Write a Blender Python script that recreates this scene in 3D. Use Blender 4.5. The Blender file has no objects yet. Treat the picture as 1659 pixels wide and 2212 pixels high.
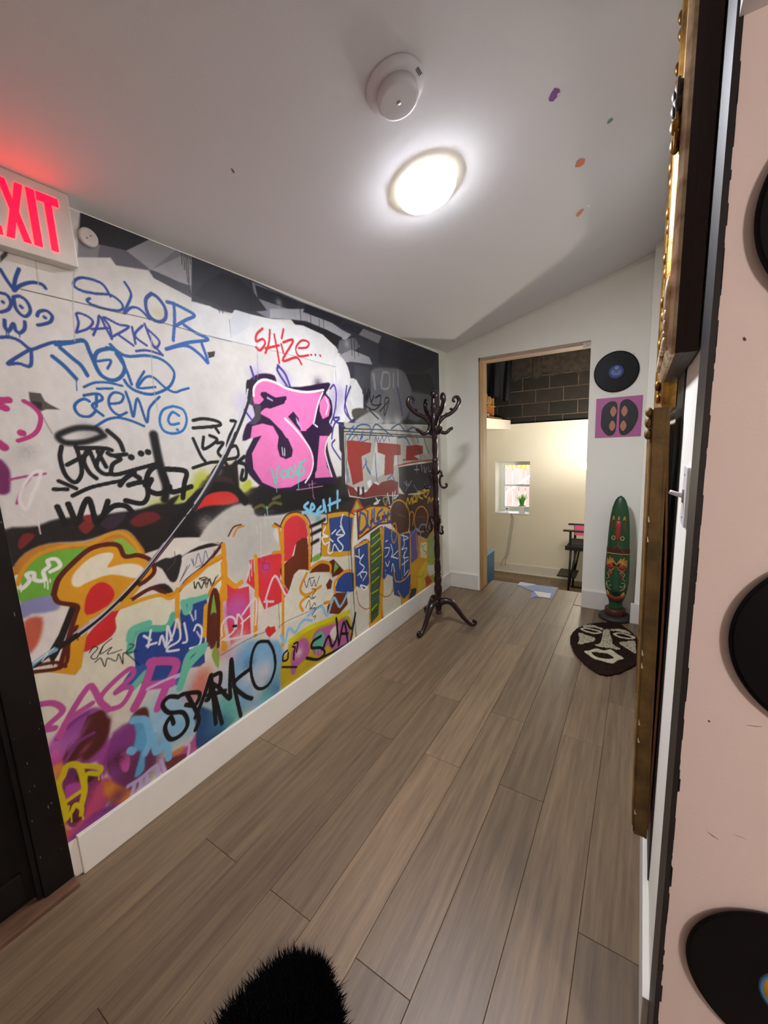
import bpy, bmesh, math, random
import numpy as np
from mathutils import Vector, Matrix
random.seed(7)
rng = np.random.default_rng(7)
C = bpy.context.scene.collection
SC = bpy.context.scene

# ---------------------------------------------------------------- camera
# image taken as 1659 x 2212; rotation and focal length come from the vanishing points of the corridor
PW, PH, FPX = 1659.0, 2212.0, 869.0
H = 1.45                                  # camera height, metres (fits 7 inch planks and 12 inch records)
_D = np.array([1390 - PW / 2, 938 - PH / 2, FPX]); _V = np.array([1064 - PW / 2, 6382 - PH / 2, FPX])
_d = _D / np.linalg.norm(_D)
_u = -_V / np.linalg.norm(_V); _u = _u - _d * (_d @ _u); _u /= np.linalg.norm(_u)
_x = np.cross(_d, _u); _x = _x if _x[0] > 0 else -_x
ROT = np.stack([_x, _d, _u])              # world = ROT @ (right, down, forward)
def ray(p): return ROT @ np.array([p[0] - PW / 2, p[1] - PH / 2, FPX])
def on_plane(p, axis, val):               # val in world metres; the camera stands at (0, 0, H)
    r = ray(p); o = (0, 0, H)[axis]
    q = r * ((val - o) / r[axis]); return Vector((q[0], q[1], q[2] + H))
cam_d = bpy.data.cameras.new('camera'); cam = bpy.data.objects.new('camera', cam_d); C.objects.link(cam)
cam_d.sensor_fit = 'VERTICAL'; cam_d.sensor_height = 36.0; cam_d.sensor_width = 27.0
cam_d.lens = 36.0 * FPX / PH; cam_d.clip_start = 0.01
m = Matrix.Identity(4)
for i, v in enumerate([(1, 0, 0), (0, -1, 0), (0, 0, -1)]):
    w = ROT @ np.array(v, float)
    for j in range(3): m[j][i] = w[j]
m[2][3] = H
cam.matrix_world = m
SC.camera = cam

# ---------------------------------------------------------------- sky, exposure
SC.view_settings.view_transform = 'Standard'; SC.view_settings.look = 'None'
SC.view_settings.gamma = 1.0; SC.view_settings.use_curve_mapping = False
SC.view_settings.exposure = 0.7
world = bpy.data.worlds.new('world'); SC.world = world; world.use_nodes = True
bg = world.node_tree.nodes['Background']; bg.inputs['Color'].default_value = (0.86, 0.93, 1.0, 1); bg.inputs['Strength'].default_value = 4.5
SC.cycles.use_denoising = True
SC.cycles.max_bounces = 8; SC.cycles.diffuse_bounces = 6
LAMP_POWER = 215.0          # emission strength of the round ceiling lamp
NEAR_POWER = 125.0           # lamp of the front room, behind the camera
TORCH_POWER = 42.0         # watts of the torchiere in the sunken room

# ---------------------------------------------------------------- helpers
def lin(h):
    h = h.lstrip('#'); c = [int(h[i:i + 2], 16) / 255 for i in (0, 2, 4)]
    return tuple(x / 12.92 if x <= .04045 else ((x + .055) / 1.055) ** 2.4 for x in c) + (1.0,)
MATS = {}
def mat(name, col, rough=.6, metal=0., noise=.0, nscale=20., bump=0., bscale=60., spec=.5, col2=None, emit=0., ecol=None, stretch=None, detail=4., coat=0., trans=0., coord='Object'):
    if name in MATS: return MATS[name]
    m = bpy.data.materials.new(name); m.use_nodes = True; MATS[name] = m
    nt = m.node_tree; N = nt.nodes; L = nt.links; b = N['Principled BSDF']
    c1 = lin(col); b.inputs['Base Color'].default_value = c1
    b.inputs['Roughness'].default_value = rough; b.inputs['Metallic'].default_value = metal
    b.inputs['Specular IOR Level'].default_value = spec
    b.inputs['Coat Weight'].default_value = coat; b.inputs['Transmission Weight'].default_value = trans
    if emit: b.inputs['Emission Color'].default_value = lin(ecol or col); b.inputs['Emission Strength'].default_value = emit
    if noise or bump:
        tc = N.new('ShaderNodeTexCoord'); mp = N.new('ShaderNodeMapping'); L.new(tc.outputs[coord], mp.inputs[0])
        if stretch: mp.inputs['Scale'].default_value = stretch
    if noise:
        t = N.new('ShaderNodeTexNoise'); t.inputs['Scale'].default_value = nscale; t.inputs['Detail'].default_value = detail
        L.new(mp.outputs[0], t.inputs['Vector'])
        r = N.new('ShaderNodeValToRGB'); L.new(t.outputs['Fac'], r.inputs[0])
        c2 = lin(col2) if col2 else tuple(x * (1 - noise) for x in c1[:3]) + (1,)
        r.color_ramp.elements[0].position = .3; r.color_ramp.elements[0].color = c2
        r.color_ramp.elements[1].position = .68; r.color_ramp.elements[1].color = c1
        L.new(r.outputs[0], b.inputs['Base Color'])
    if bump:
        t2 = N.new('ShaderNodeTexNoise'); t2.inputs['Scale'].default_value = bscale; t2.inputs['Detail'].default_value = 5
        L.new(mp.outputs[0], t2.inputs['Vector'])
        bp = N.new('ShaderNodeBump'); bp.inputs['Strength'].default_value = bump; bp.inputs['Distance'].default_value = .004
        L.new(t2.outputs['Fac'], bp.inputs['Height']); L.new(bp.outputs[0], b.inputs['Normal'])
    return m

class MB:
    """collects shapes for ONE mesh object"""
    def __init__(s): s.v = []; s.f = []; s.sm = []
    def add(s, vs, fs, smooth=False):
        o = len(s.v); s.v += [tuple(v) for v in vs]
        for f in fs: s.f.append([i + o for i in f]); s.sm.append(smooth)
        return s
    def box(s, a, b, M=None, bev=0.):
        x0, y0, z0 = [min(p, q) for p, q in zip(a, b)]; x1, y1, z1 = [max(p, q) for p, q in zip(a, b)]
        if bev:
            bm = bmesh.new(); bmesh.ops.create_cube(bm, size=1)
            for v in bm.verts: v.co = ((x0 + x1) / 2 + v.co.x * (x1 - x0), (y0 + y1) / 2 + v.co.y * (y1 - y0), (z0 + z1) / 2 + v.co.z * (z1 - z0))
            bmesh.ops.bevel(bm, geom=bm.edges[:], offset=bev, segments=2, affect='EDGES', profile=.6)
            vs = [v.co.copy() for v in bm.verts]; bm.verts.index_update(); fs = [[v.index for v in f.verts] for f in bm.faces]; bm.free()
        else:
            vs = [Vector(p) for p in ((x0, y0, z0), (x1, y0, z0), (x1, y1, z0), (x0, y1, z0), (x0, y0, z1), (x1, y0, z1), (x1, y1, z1), (x0, y1, z1))]
            fs = [(0, 3, 2, 1), (4, 5, 6, 7), (0, 1, 5, 4), (1, 2, 6, 5), (2, 3, 7, 6), (3, 0, 4, 7)]
        if M: vs = [M @ v for v in vs]
        return s.add(vs, fs)
    def tube(s, pts, r, n=10, caps=True, flat=1.0):
        pts = [Vector(p) for p in pts]; k = len(pts)
        rs = list(r) if hasattr(r, '__len__') else [r] * k
        rings = []; up = Vector((0, 0, 1))
        t0 = (pts[1] - pts[0]).normalized()
        if abs(t0.dot(up)) > .9: up = Vector((0, 1, 0))
        nrm = (up - t0 * up.dot(t0)).normalized()
        for i in range(k):
            t = (pts[min(i + 1, k - 1)] - pts[max(i - 1, 0)])
            t = t.normalized() if t.length > 1e-9 else t0
            nrm = (nrm - t * nrm.dot(t)); nrm = nrm.normalized() if nrm.length > 1e-6 else t.orthogonal().normalized()
            bn = t.cross(nrm)
            rings.append([pts[i] + (nrm * math.cos(a) + bn * math.sin(a) * flat) * rs[i] for a in [2 * math.pi * j / n for j in range(n)]])
        vs = [v for ring in rings for v in ring]; fs = []
        for i in range(k - 1):
            for j in range(n):
                fs.append((i * n + j, i * n + (j + 1) % n, (i + 1) * n + (j + 1) % n, (i + 1) * n + j))
        if caps: fs.append(tuple(range(n - 1, -1, -1))); fs.append(tuple((k - 1) * n + j for j in range(n)))
        return s.add(vs, fs, True)
    def lathe(s, prof, n=24, M=None, close=True):
        vs = []; fs = []; k = len(prof)
        for r, z in prof:
            for j in range(n):
                a = 2 * math.pi * j / n; vs.append(Vector((r * math.cos(a), r * math.sin(a), z)))
        for i in range(k - 1):
            for j in range(n):
                fs.append((i * n + j, i * n + (j + 1) % n, (i + 1) * n + (j + 1) % n, (i + 1) * n + j))
        if close:
            fs.append(tuple(range(n - 1, -1, -1))); fs.append(tuple((k - 1) * n + j for j in range(n)))
        if M: vs = [M @ v for v in vs]
        return s.add(vs, fs, True)
    def prism(s, poly, z0, z1, M=None):
        n = len(poly)
        ar = sum(poly[i][0] * poly[(i + 1) % n][1] - poly[(i + 1) % n][0] * poly[i][1] for i in range(n))
        if ar < 0: poly = poly[::-1]
        vs = [Vector((p[0], p[1], z0)) for p in poly] + [Vector((p[0], p[1], z1)) for p in poly]
        fs = [tuple(range(n - 1, -1, -1)), tuple(range(n, 2 * n))] + [(i, (i + 1) % n, n + (i + 1) % n, n + i) for i in range(n)]
        if M: vs = [M @ v for v in vs]
        return s.add(vs, fs)
    def ball(s, c, r, n=12, k=8):
        c = Vector(c); rr = r if hasattr(r, '__len__') else (r, r, r)
        vs = []; fs = []
        for i in range(k + 1):
            t = math.pi * i / k
            for j in range(n):
                a = 2 * math.pi * j / n
                vs.append(c + Vector((rr[0] * math.sin(t) * math.cos(a), rr[1] * math.sin(t) * math.sin(a), rr[2] * math.cos(t))))
        for i in range(k):
            for j in range(n): fs.append((i * n + j, (i + 1) * n + j, (i + 1) * n + (j + 1) % n, i * n + (j + 1) % n))
        return s.add(vs, fs, True)
    def mesh(s, name):
        me = bpy.data.meshes.new(name); me.from_pydata(s.v, [], s.f); me.update()
        me.polygons.foreach_set('use_smooth', s.sm)
        bm = bmesh.new(); bm.from_mesh(me); bmesh.ops.remove_doubles(bm, verts=bm.verts[:], dist=1e-6); bmesh.ops.recalc_face_normals(bm, faces=bm.faces[:])
        bm.to_mesh(me); bm.free(); return me
    def build(s, name, m, parent=None, loc=None):
        me = s.mesh(name); me.materials.append(m)
        return link(name, me, parent, loc)
def link(name, me, parent=None, loc=None):
    o = bpy.data.objects.new(name, me); C.objects.link(o)
    if parent: o.parent = parent
    if loc is not None: o.location = loc
    return o
def empty(name, loc, label, cat, group=None, rz=0.):
    o = bpy.data.objects.new(name, None); C.objects.link(o); o.location = loc; o.rotation_euler = (0, 0, rz); o.empty_display_size = .1
    return tag(o, label, cat, group)
def tag(o, label, cat, group=None, kind=None):
    o['label'] = label; o['category'] = cat
    if group: o['group'] = group
    if kind: o['kind'] = kind
    return o
def struct(o, label=None, cat=None):
    o['kind'] = 'structure'
    if label: o['label'] = label
    if cat: o['category'] = cat
    return o
def spline(pts, sub=6, closed=False):
    P = [np.array(p, float) for p in pts]; n = len(P); out = []
    if n < 3 and not closed: return [tuple(p) for p in P]
    rngi = range(n) if closed else range(n - 1)
    for i in rngi:
        g = (lambda k: P[k % n]) if closed else (lambda k: P[min(max(k, 0), n - 1)])
        p0, p1, p2, p3 = g(i - 1), g(i), g(i + 1), g(i + 2)
        for j in range(sub):
            t = j / sub
            out.append(tuple(.5 * (2 * p1 + (p2 - p0) * t + (2 * p0 - 5 * p1 + 4 * p2 - p3) * t * t + (3 * p1 - p0 - 3 * p2 + p3) * t ** 3)))
    if not closed: out.append(tuple(P[-1]))
    return out

# ---------------------------------------------------------------- key dimensions (metres)
XL = -1.109 * H            # graffiti wall
XR = 0.055 * H             # hall side of the right wall
YF = 2.54 * H              # far wall, hall face
YF2 = YF + .34             # far wall, back face (thick old wall)
YP, YP2 = .557 * H, .636 * H   # pink partition, its two faces
YEND = .265 * H            # end of the graffiti wall at the black door
ZC = H + .557 * H          # ceiling height at the graffiti wall
SL = .25                  # ceiling rises this much per metre towards the right wall
ZLOW = H + .375 * H        # low ceiling of the front room
YB = 4.70 * H              # back wall of the sunken room
ZB = -.815                 # floor of the sunken room
def zceil(x): return ZC + SL * (x - XL)

# ================================================================ STRUCTURE
YF2 = YF + .19
M_wall = mat('white_wall_paint', '#efefe4', .75, noise=.03, nscale=3, bump=.08, bscale=180)
M_ceil = mat('ceiling_paint', '#dcdcde', .85, bump=.06, bscale=200)
M_base = mat('baseboard_paint', '#dcd9d0', .5, noise=.05, nscale=9)
M_pink = mat('blush_wall_paint', '#d6c8c2', .7, noise=.05, nscale=2.5, bump=.08, bscale=160)
M_black = mat('black_trim_paint', '#1d1c1d', .42, noise=.3, nscale=14, bump=.1)
M_blackdoor = mat('black_door_paint', '#0a0808', .42, noise=.5, nscale=9, bump=.15, bscale=30, col2='#15100d', spec=.25)
M_wood = mat('raw_lumber', '#b08a58', .7, noise=.35, nscale=9, stretch=(9, 9, .7), bump=.1)
M_cream = mat('cream_wall_paint', '#e6e1d2', .75, noise=.03, nscale=3)
M_dark = mat('dark_plaster', '#3a3733', .9, noise=.3, nscale=5)

# graffiti wall: plaster slab, then the printed mural on it (see below)
w = MB(); w.box((XL - .15, YEND, -.02), (XL, YF, ZC + .08)); w.box((XL - .15, -3, 2.08), (XL, YEND, ZC + .08)); w.box((XL - .15, -3, -.02), (XL, -.62, 2.08))
wall_left = struct(w.build('wall_left', M_wall), 'white plaster wall carrying the printed graffiti mural', 'wall')
# sloping ceiling, rising from the graffiti wall to the right wall
w = MB(); xa, xb = XL - .15, XR + .14
def on_ceil0(p):
    r = ray(p); k = (ZC - SL * XL - H) / (r[2] - SL * r[0]); return (r[0] * k, r[1] * k, r[2] * k + H)
pA = (xa, 1.676 * H - .02, zceil(xa)); pBc = on_ceil0((1003, 736)); pE = (xb, 1.90 * H, zceil(xb))
pC = (xa, YF + .1, zceil(xa) + .05); pD = (xb, YF + .1, zceil(xb) + .07)
vs = [(xa, -3, zceil(xa)), (xb, -3, zceil(xb)), pE, pBc, pA, pC, pD]
n_v = len(vs)
w.add(vs + [(a_, b_, c_ + .12) for a_, b_, c_ in vs], [(0, 4, 3, 2, 1), (4, 5, 3), (3, 5, 6, 2)] + [(7, 8, 9, 10, 11), (11, 10, 12), (10, 9, 13, 12), (0, 1, 8, 7), (1, 2, 9, 8), (2, 6, 13, 9), (6, 5, 12, 13), (5, 4, 11, 12), (4, 0, 7, 11)])
ceiling = struct(w.build('ceiling', M_ceil), 'sloping white painted ceiling above the corridor', 'ceiling')
# far wall with the doorway
XD0, XD1, ZD = -.888 * H, -.263 * H, H + .511 * H
w = MB(); w.box((XL - .15, YF, ZB), (XD0, YF2, 3.5)); w.box((XD1, YF, ZB), (1.2, YF2, 3.5)); w.box((XD0, YF, ZD), (XD1, YF2, 3.5)); w.box((XD0, YF + .02, ZB), (XD1, YF2, -.02))
wall_far = struct(w.build('wall_far', M_wall), 'white far wall with a tall raw-edged doorway', 'wall')
# small boxed column in the far right corner
w = MB(); w.box((.004 * H, YF - .17, 0), (XR, YF, 3.3), bev=.004)
struct(w.build('wall_corner_column', M_wall), 'narrow white boxed column in the corner by the record', 'column')
# right wall of the hall, pink partition, low ceiling of the front room
w = MB(); w.box((XR, YP2, 0), (XR + .12, YF, 3.35))
wall_right = struct(w.build('wall_right', M_wall), 'narrow white side wall behind the gilt frames', 'wall')
w = MB(); w.box((XR, -3, ZLOW + .1), (XR + .12, YP2, 3.35))
struct(w.build('wall_right_upper', M_wall), 'upper white wall above the low ceiling', 'wall')
w = MB(); w.box((XR + .004, YP, 0), (3, YP2, ZLOW + .1))
wall_pink = struct(w.build('wall_front', M_pink), 'blush painted partition wall with vinyl records', 'wall')
w = MB(); w.box((XR, -3, ZLOW), (3, YP, ZLOW + .1))
struct(w.build('ceiling_low', M_ceil), 'low ceiling of the front room', 'ceiling')
w = MB(); w.box((XL - .15, -3.1, 0), (3, -3, 3.4)); struct(w.build('wall_behind', M_pink), 'blush wall at the back of the front room', 'wall')
w = MB(); w.box((3, -3, 0), (3.1, YP2, 2.2)); struct(w.build('wall_side', M_pink), 'blush side wall of the front room', 'wall')
# black painted end of the partition with its chipped paint edge on the pink side
w = MB(); w.box((XR - .003, YP - .0015, 0), (XR + .005, YP2, 3.2))
for i in range(60):
    z = rng.uniform(.05, 1.9); a = rng.uniform(.0004, .0016) * (2 if rng.random() < .08 else 1); hh = rng.uniform(.006, .05)
    w.box((XR, YP - .0014, z), (XR + .0048 + a, YP + .001, z + hh))
trim_1 = struct(w.build('trim_1', M_black), 'black painted edge of the blush partition', 'trim')
w = MB(); w.box((XR - .004, .846 * H, 0.15), (XR + .002, 1.0 * H, 3.2))
struct(w.build('trim_2', M_black), 'black upright board on the white side wall', 'trim')
# baseboards
def baseboard(name, boards, label):
    b = None
    root = MB(); first = True
    o = bpy.data.objects.new(name, None); C.objects.link(o); struct(o, label, 'baseboard')
    for a, c in boards:
        q = MB(); q.box(a, c, bev=.003); q.build('board', M_base, o)
    return o
hb = .153
baseboard('baseboard_left', [((XL, .282 * H, 0), (XL + .017, 2.29 * H, hb)), ((XL, 2.292 * H, 0), (XL + .017, YF, hb - .006))], 'white baseboard below the graffiti mural')
baseboard('baseboard_far', [((XL + .017, YF - .016, 0), (XD0 - .02, YF, hb)), ((XD1 + .0, YF - .016, 0), (-.05 * H, YF, hb)), ((-.012 * H, YF - .19, 0), (XR, YF - .172, hb + .01))], 'white baseboard along the far wall')
baseboard('baseboard_right', [((XR - .016, YP2, 0), (XR, 2.40 * H, hb))], 'white baseboard below the gilt frames')
# raw timber lining of the doorway
j = bpy.data.objects.new('trim_3', None); C.objects.link(j); struct(j, 'raw timber lining of the doorway', 'trim')
MB().box((XD0, YF - .004, 0), (XD0 + .012, YF + .09, ZD), bev=.002).build('stud', M_wood, j)
MB().box((XD0, YF + .093, 0), (XD0 + .008, YF2 + .01, ZD), bev=.002).build('stud', mat('raw_lumber_pale', '#c2a06c', .7, noise=.3, nscale=7, stretch=(9, 9, .7)), j)
MB().box((XD0, YF - .004, ZD - .03), (XD1, YF + .09, ZD), bev=.002).build('header', mat('raw_lumber_grey', '#b8a08a', .7, noise=.3, nscale=9, stretch=(.7, 9, 9)), j)
MB().box((XD0, YF + .093, ZD - .022), (XD1, YF2 + .01, ZD), bev=.002).build('header', M_wood, j)
MB().box((XD1 - .055, YF - .006, ZD - .045), (XD1, YF + .07, ZD - .012)).build('plaster_lump', mat('torn_plaster', '#e2dacb', .9, noise=.4, nscale=40, bump=.5), j)

# ---------------------------------------------------------------- plank floor
def plank_mat():
    m = bpy.data.materials.new('vinyl_plank'); m.use_nodes = True; nt = m.node_tree; N = nt.nodes; L = nt.links; b = N['Principled BSDF']
    tc = N.new('ShaderNodeTexCoord'); oi = N.new('ShaderNodeObjectInfo')
    cm = N.new('ShaderNodeVectorMath'); cm.operation = 'SCALE'; cmb = N.new('ShaderNodeCombineXYZ')
    for k in range(3): L.new(oi.outputs['Random'], cmb.inputs[k])
    L.new(cmb.outputs[0], cm.inputs[0]); cm.inputs['Scale'].default_value = 37.0
    ad = N.new('ShaderNodeVectorMath'); L.new(tc.outputs['Object'], ad.inputs[0]); L.new(cm.outputs[0], ad.inputs[1])
    mp = N.new('ShaderNodeMapping'); L.new(ad.outputs[0], mp.inputs[0]); mp.inputs['Scale'].default_value = (26, 1.3, 1)
    n1 = N.new('ShaderNodeTexNoise'); n1.inputs['Scale'].default_value = 1.6; n1.inputs['Detail'].default_value = 7; n1.inputs['Roughness'].default_value = .62; L.new(mp.outputs[0], n1.inputs['Vector'])
    mp2 = N.new('ShaderNodeMapping'); L.new(ad.outputs[0], mp2.inputs[0]); mp2.inputs['Scale'].default_value = (160, 6, 1)
    n2 = N.new('ShaderNodeTexNoise'); n2.inputs['Scale'].default_value = 1.5; n2.inputs['Detail'].default_value = 3; L.new(mp2.outputs[0], n2.inputs['Vector'])
    mx = N.new('ShaderNodeMix'); mx.data_type = 'FLOAT'; mx.inputs['Factor'].default_value = .22; L.new(n1.outputs['Fac'], mx.inputs[2]); L.new(n2.outputs['Fac'], mx.inputs[3])
    r = N.new('ShaderNodeValToRGB'); L.new(mx.outputs[0], r.inputs[0]); e = r.color_ramp.elements
    e[0].position = .3; e[0].color = lin('#5a4a39'); e[1].position = .7; e[1].color = lin('#846f55')
    x = e.new(.5); x.color = lin('#715f49')
    hs = N.new('ShaderNodeHueSaturation'); L.new(r.outputs[0], hs.inputs['Color'])
    mr = N.new('ShaderNodeMapRange'); L.new(oi.outputs['Random'], mr.inputs[0]); mr.inputs[3].default_value = .78; mr.inputs[4].default_value = 1.18; L.new(mr.outputs[0], hs.inputs['Value'])
    L.new(hs.outputs[0], b.inputs['Base Color'])
    b.inputs['Roughness'].default_value = .42; b.inputs['Specular IOR Level'].default_value = .45
    bp = N.new('ShaderNodeBump'); bp.inputs['Strength'].default_value = .12; bp.inputs['Distance'].default_value = .002; L.new(n2.outputs['Fac'], bp.inputs['Height']); L.new(bp.outputs[0], b.inputs['Normal'])
    return m
M_plank = plank_mat()
M_sub = mat('dark_subfloor', '#2b2520', .9, noise=.2)
fl = MB(); fl.box((XL - .1, -3, -.1), (3, YF, -.0081)); fl.box((XD0, YF, -.1), (XD1, 4.02, -.0081))
floor = struct(fl.build('floor', M_sub), 'brown vinyl plank floor of the corridor', 'floor')
PWD, PLN, GAP = .178, 1.237, .0005
pmesh = {}
def plank(x0, x1, y0, y1, z=0., parent=None):
    key = (round(x1 - x0, 3), round(y1 - y0, 3))
    if key not in pmesh:
        wq, lq = (x1 - x0) / 2 - GAP, (y1 - y0) / 2 - GAP; b = .0011; t = .008
        vs = [(sx * (wq - k), sy * (lq - k), zz) for zz, k in ((-t, 0), (-b, 0), (0, b)) for sx, sy in ((-1, -1), (1, -1), (1, 1), (-1, 1))]
        fs = [(0, 3, 2, 1), (8, 9, 10, 11)] + [(r * 4 + i, r * 4 + (i + 1) % 4, r * 4 + 4 + (i + 1) % 4, r * 4 + 4 + i) for r in (0, 1) for i in range(4)]
        me = MB().add(vs, fs).mesh('plank'); me.materials.append(M_plank); pmesh[key] = me
    return link('plank', pmesh[key], parent, ((x0 + x1) / 2, (y0 + y1) / 2, z))
phase = {-7: 1.187, -6: .712, -5: 1.507, -4: .712, -3: 1.507, -2: .712, -1: 1.507, 0: .712, 1: 1.10}
for k in range(-7, 2):
    x0, x1 = -.267 + PWD * k, -.267 + PWD * (k + 1)
    if k == -7: x0 = XL + .002
    if k == 1: x1 = XR + .0
    x0 = max(x0, XL + .002)
    y = phase[k] - 2 * PLN
    inside = x0 > XD0 - .03 and x1 < XD1 + .19
    yend = 4.03 if inside else YF - .002
    while y < yend:
        y1 = min(y + PLN, yend)
        xx1 = x1
        if y1 > YF + .01 and x1 > XD1: y1 = YF - .002; yend = y1
        if y1 - y > .02: plank(x0, xx1, y, y1, 0, floor)
        y += PLN
# a narrow ripped strip in the doorway beside the jambs
plank(XD0 + .016, -.979 - PWD, YF, 4.03, 0, floor); plank(-.445, XD1 - .002, YF + .01, 4.03, 0, floor)
fr = MB(); fr.box((XR, -3, -.0081), (3, YP, 0)); struct(fr.build('floor_front', mat('front_room_floor', '#6e6154', .5, noise=.25, nscale=3, stretch=(9, .7, 1))), 'brown floor of the front room', 'floor')

# ---------------------------------------------------------------- black door at the end of the graffiti wall
d = bpy.data.objects.new('door_1', None); C.objects.link(d); d.location = (XL, YEND, 0); struct(d, 'black painted exit door in a scuffed black frame', 'door')
MB().box((-.09, -.085, 0), (.012, 0, 2.08), bev=.006).build('door_frame', M_blackdoor, d)
MB().box((-.02, -.1, .02), (.004, -.085, 2.04), bev=.003).build('door_stop', M_blackdoor, d)
MB().box((-.09, -1.0, 2.0), (.012, -.085, 2.08), bev=.006).build('door_frame', M_blackdoor, d)
slab = MB().box((-.06, -1.0, .01), (-.025, -.080, 2.03), bev=.004).build('door_slab', M_blackdoor, d)
MB().box((-.026, -.99, .62), (-.012, -.1, .66), bev=.004).build('kick_rail', mat('scuffed_rail', '#2a2825', .4, noise=.4, nscale=30), slab)
MB().box((-.026, -.99, .04), (-.014, -.12, .14), bev=.004).build('kick_plate', M_blackdoor, slab)
MB().box((-.09, -1.0, 0), (.05, -.0, .018), bev=.004).build('threshold', mat('worn_threshold', '#6a4c38', .6, noise=.5, nscale=12, stretch=(3, 1, 1)), d)
sc = MB()
for i in range(26):
    yy = rng.uniform(-.085, .0) ; zz = rng.uniform(.05, 1.5); s = rng.uniform(.0008, .0028)
    sc.box((.0115, yy - s, zz), (.0125, yy, zz + s * rng.uniform(1, 6)))
sc.build('paint_chips', mat('chipped_paint', '#6a6258', .8), d)
MB().box((XL - .4, -.7, 0), (XL - .16, YEND + .1, 2.2)).build('door_light_blocker', M_black, d).location = (-XL, -YEND, 0)  # unseen solid box added behind the door to keep outside light from leaking in

# ================================================================ SUNKEN ROOM behind the doorway
w = MB(); w.box((-3.2, YF2, ZB - .1), (1.2, YB + .5, ZB - .0081)); floor_b = struct(w.build('floor_sunken', M_sub), 'dark plank floor of the sunken room', 'floor')
xx = -3.2; row = 0
while xx < 1.19:                         # planks run across this room
    x1 = min(xx + 1.237, 1.2); xx = x1
for k in range(16):
    y0 = YB - .178 * (k + 1); y1 = y0 + .178; off = (k * .41) % 1.237
    x = -3.2 - off
    while x < 1.2:
        a, b2 = max(x, -3.2), min(x + 1.237, 1.2)
        if b2 - a > .05 and b2 > -2.3 and a < 0 and y0 > 4.1: 
            o = plank(a, b2, y0, y1, ZB, floor_b)
        x += 1.237
bx0, bx1 = on_plane((1070, 1050), 1, YB).x, on_plane((1144, 1050), 1, YB).x
bz0, bz1 = on_plane((1107, 1110), 1, YB).z, on_plane((1107, 997), 1, YB).z
ZK = H + .256                            # top of the plastered lower part
w = MB(); w.box((-3.2, YB, ZB), (bx0, YB + .42, ZK)); w.box((bx1, YB, ZB), (1.2, YB + .42, ZK)); w.box((bx0, YB, ZB), (bx1, YB + .42, bz0)); w.box((bx0, YB, bz1), (bx1, YB + .42, ZK))
wall_back = struct(w.build('wall_back', M_cream), 'cream plastered wall below bare black concrete blocks', 'wall')
M_mortar = mat('block_mortar', '#6b5b4b', .95, noise=.5, nscale=12, bump=.4, col2='#4a3f35')
w = MB(); w.box((-3.2, YB + .056, ZK), (1.2, YB + .42, 3.0)); w.build('mortar_bed', M_mortar, wall_back)
M_block = mat('sooty_concrete_block', '#1d1a17', .9, noise=.45, nscale=5, bump=.4, bscale=90, col2='#0f0d0b')
M_blockp = mat('sooty_block_brown', '#28221e', .9, noise=.5, nscale=6, bump=.4, bscale=90, col2='#1a1714')
xj = on_plane((1186, 880), 1, YB + .05).x
bmesh_ = {}
def block(x0, x1, z0, z1, m):
    key = (round(x1 - x0, 3), round(z1 - z0, 3), m.name)
    if key not in bmesh_:
        me = MB().box((-(x1 - x0) / 2, 0, -(z1 - z0) / 2), ((x1 - x0) / 2, .035, (z1 - z0) / 2), bev=.004).mesh('concrete_block'); me.materials.append(m); bmesh_[key] = me
    return link('concrete_block', bmesh_[key], wall_back, ((x0 + x1) / 2, YB + .05 + rng.uniform(0, .004), (z0 + z1) / 2))
for r in range(-1, 4):
    z0 = 1.812 + .2032 * r; z1 = z0 + .2032
    zz0 = max(z0, ZK)
    x = xj - .4064 * 8 + (.2032 if r % 2 else 0)
    while x < 1.1:
        if x > -2.9 and x < .9: block(x + .005, x + .4014, zz0 + .005, z1 - .005, M_block if rng.random() < .7 else M_blockp)
        x += .4064
# rough mortar smeared over the top course
w = MB(); nx = 90
for i in range(nx):
    x0 = -2.6 + i * .033; a = .012 + .02 * rng.random(); zt = 2.40 + .03 * math.sin(i * .7) + rng.uniform(-.02, .03)
    w.add([(x0, YB + .06, zt), (x0 + .035, YB + .06, zt + rng.uniform(-.02, .02)), (x0 + .035, YB + .05 - a, zt + .1), (x0, YB + .05 - a * rng.uniform(.4, 1), zt + .12), (x0 + .035, YB + .05 - a, 2.75), (x0, YB + .05 - a, 2.75)], [(0, 1, 2, 3), (3, 2, 4, 5)], True)
o = w.build('smeared_mortar', mat('rough_mortar', '#40362e', .95, noise=.6, nscale=14, bump=.8, bscale=40, col2='#231e1a'), wall_back)
w = MB(); w.box((-3.3, YF2, ZB), (-3.2, YB + .5, 3.1)); struct(w.build('wall_sunken_left', M_cream), 'cream side wall of the sunken room', 'wall')
w = MB(); w.box((1.2, YF, ZB), (1.3, YB + .5, 3.5)); struct(w.build('wall_sunken_right', M_cream), 'cream right wall of the sunken room', 'wall')
w = MB(); w.box((-3.3, YF2, 2.95), (1.3, YB + .5, 3.1)); struct(w.build('ceiling_sunken', M_dark), 'dark ceiling of the sunken room', 'ceiling')
w = MB(); w.box((XL - 1.7, YF, ZB), (XL - .15, YF2, 3.5)); struct(w.build('wall_sunken_front', M_cream), 'cream wall beside the doorway', 'wall')
baseboard('baseboard_sunken', [((-3.2, YB - .016, ZB), (1.2, YB, ZB + .16)), ((-3.2, YB - .03, ZB), (1.2, YB - .016, ZB + .02))], 'white baseboard of the sunken room')
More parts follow.
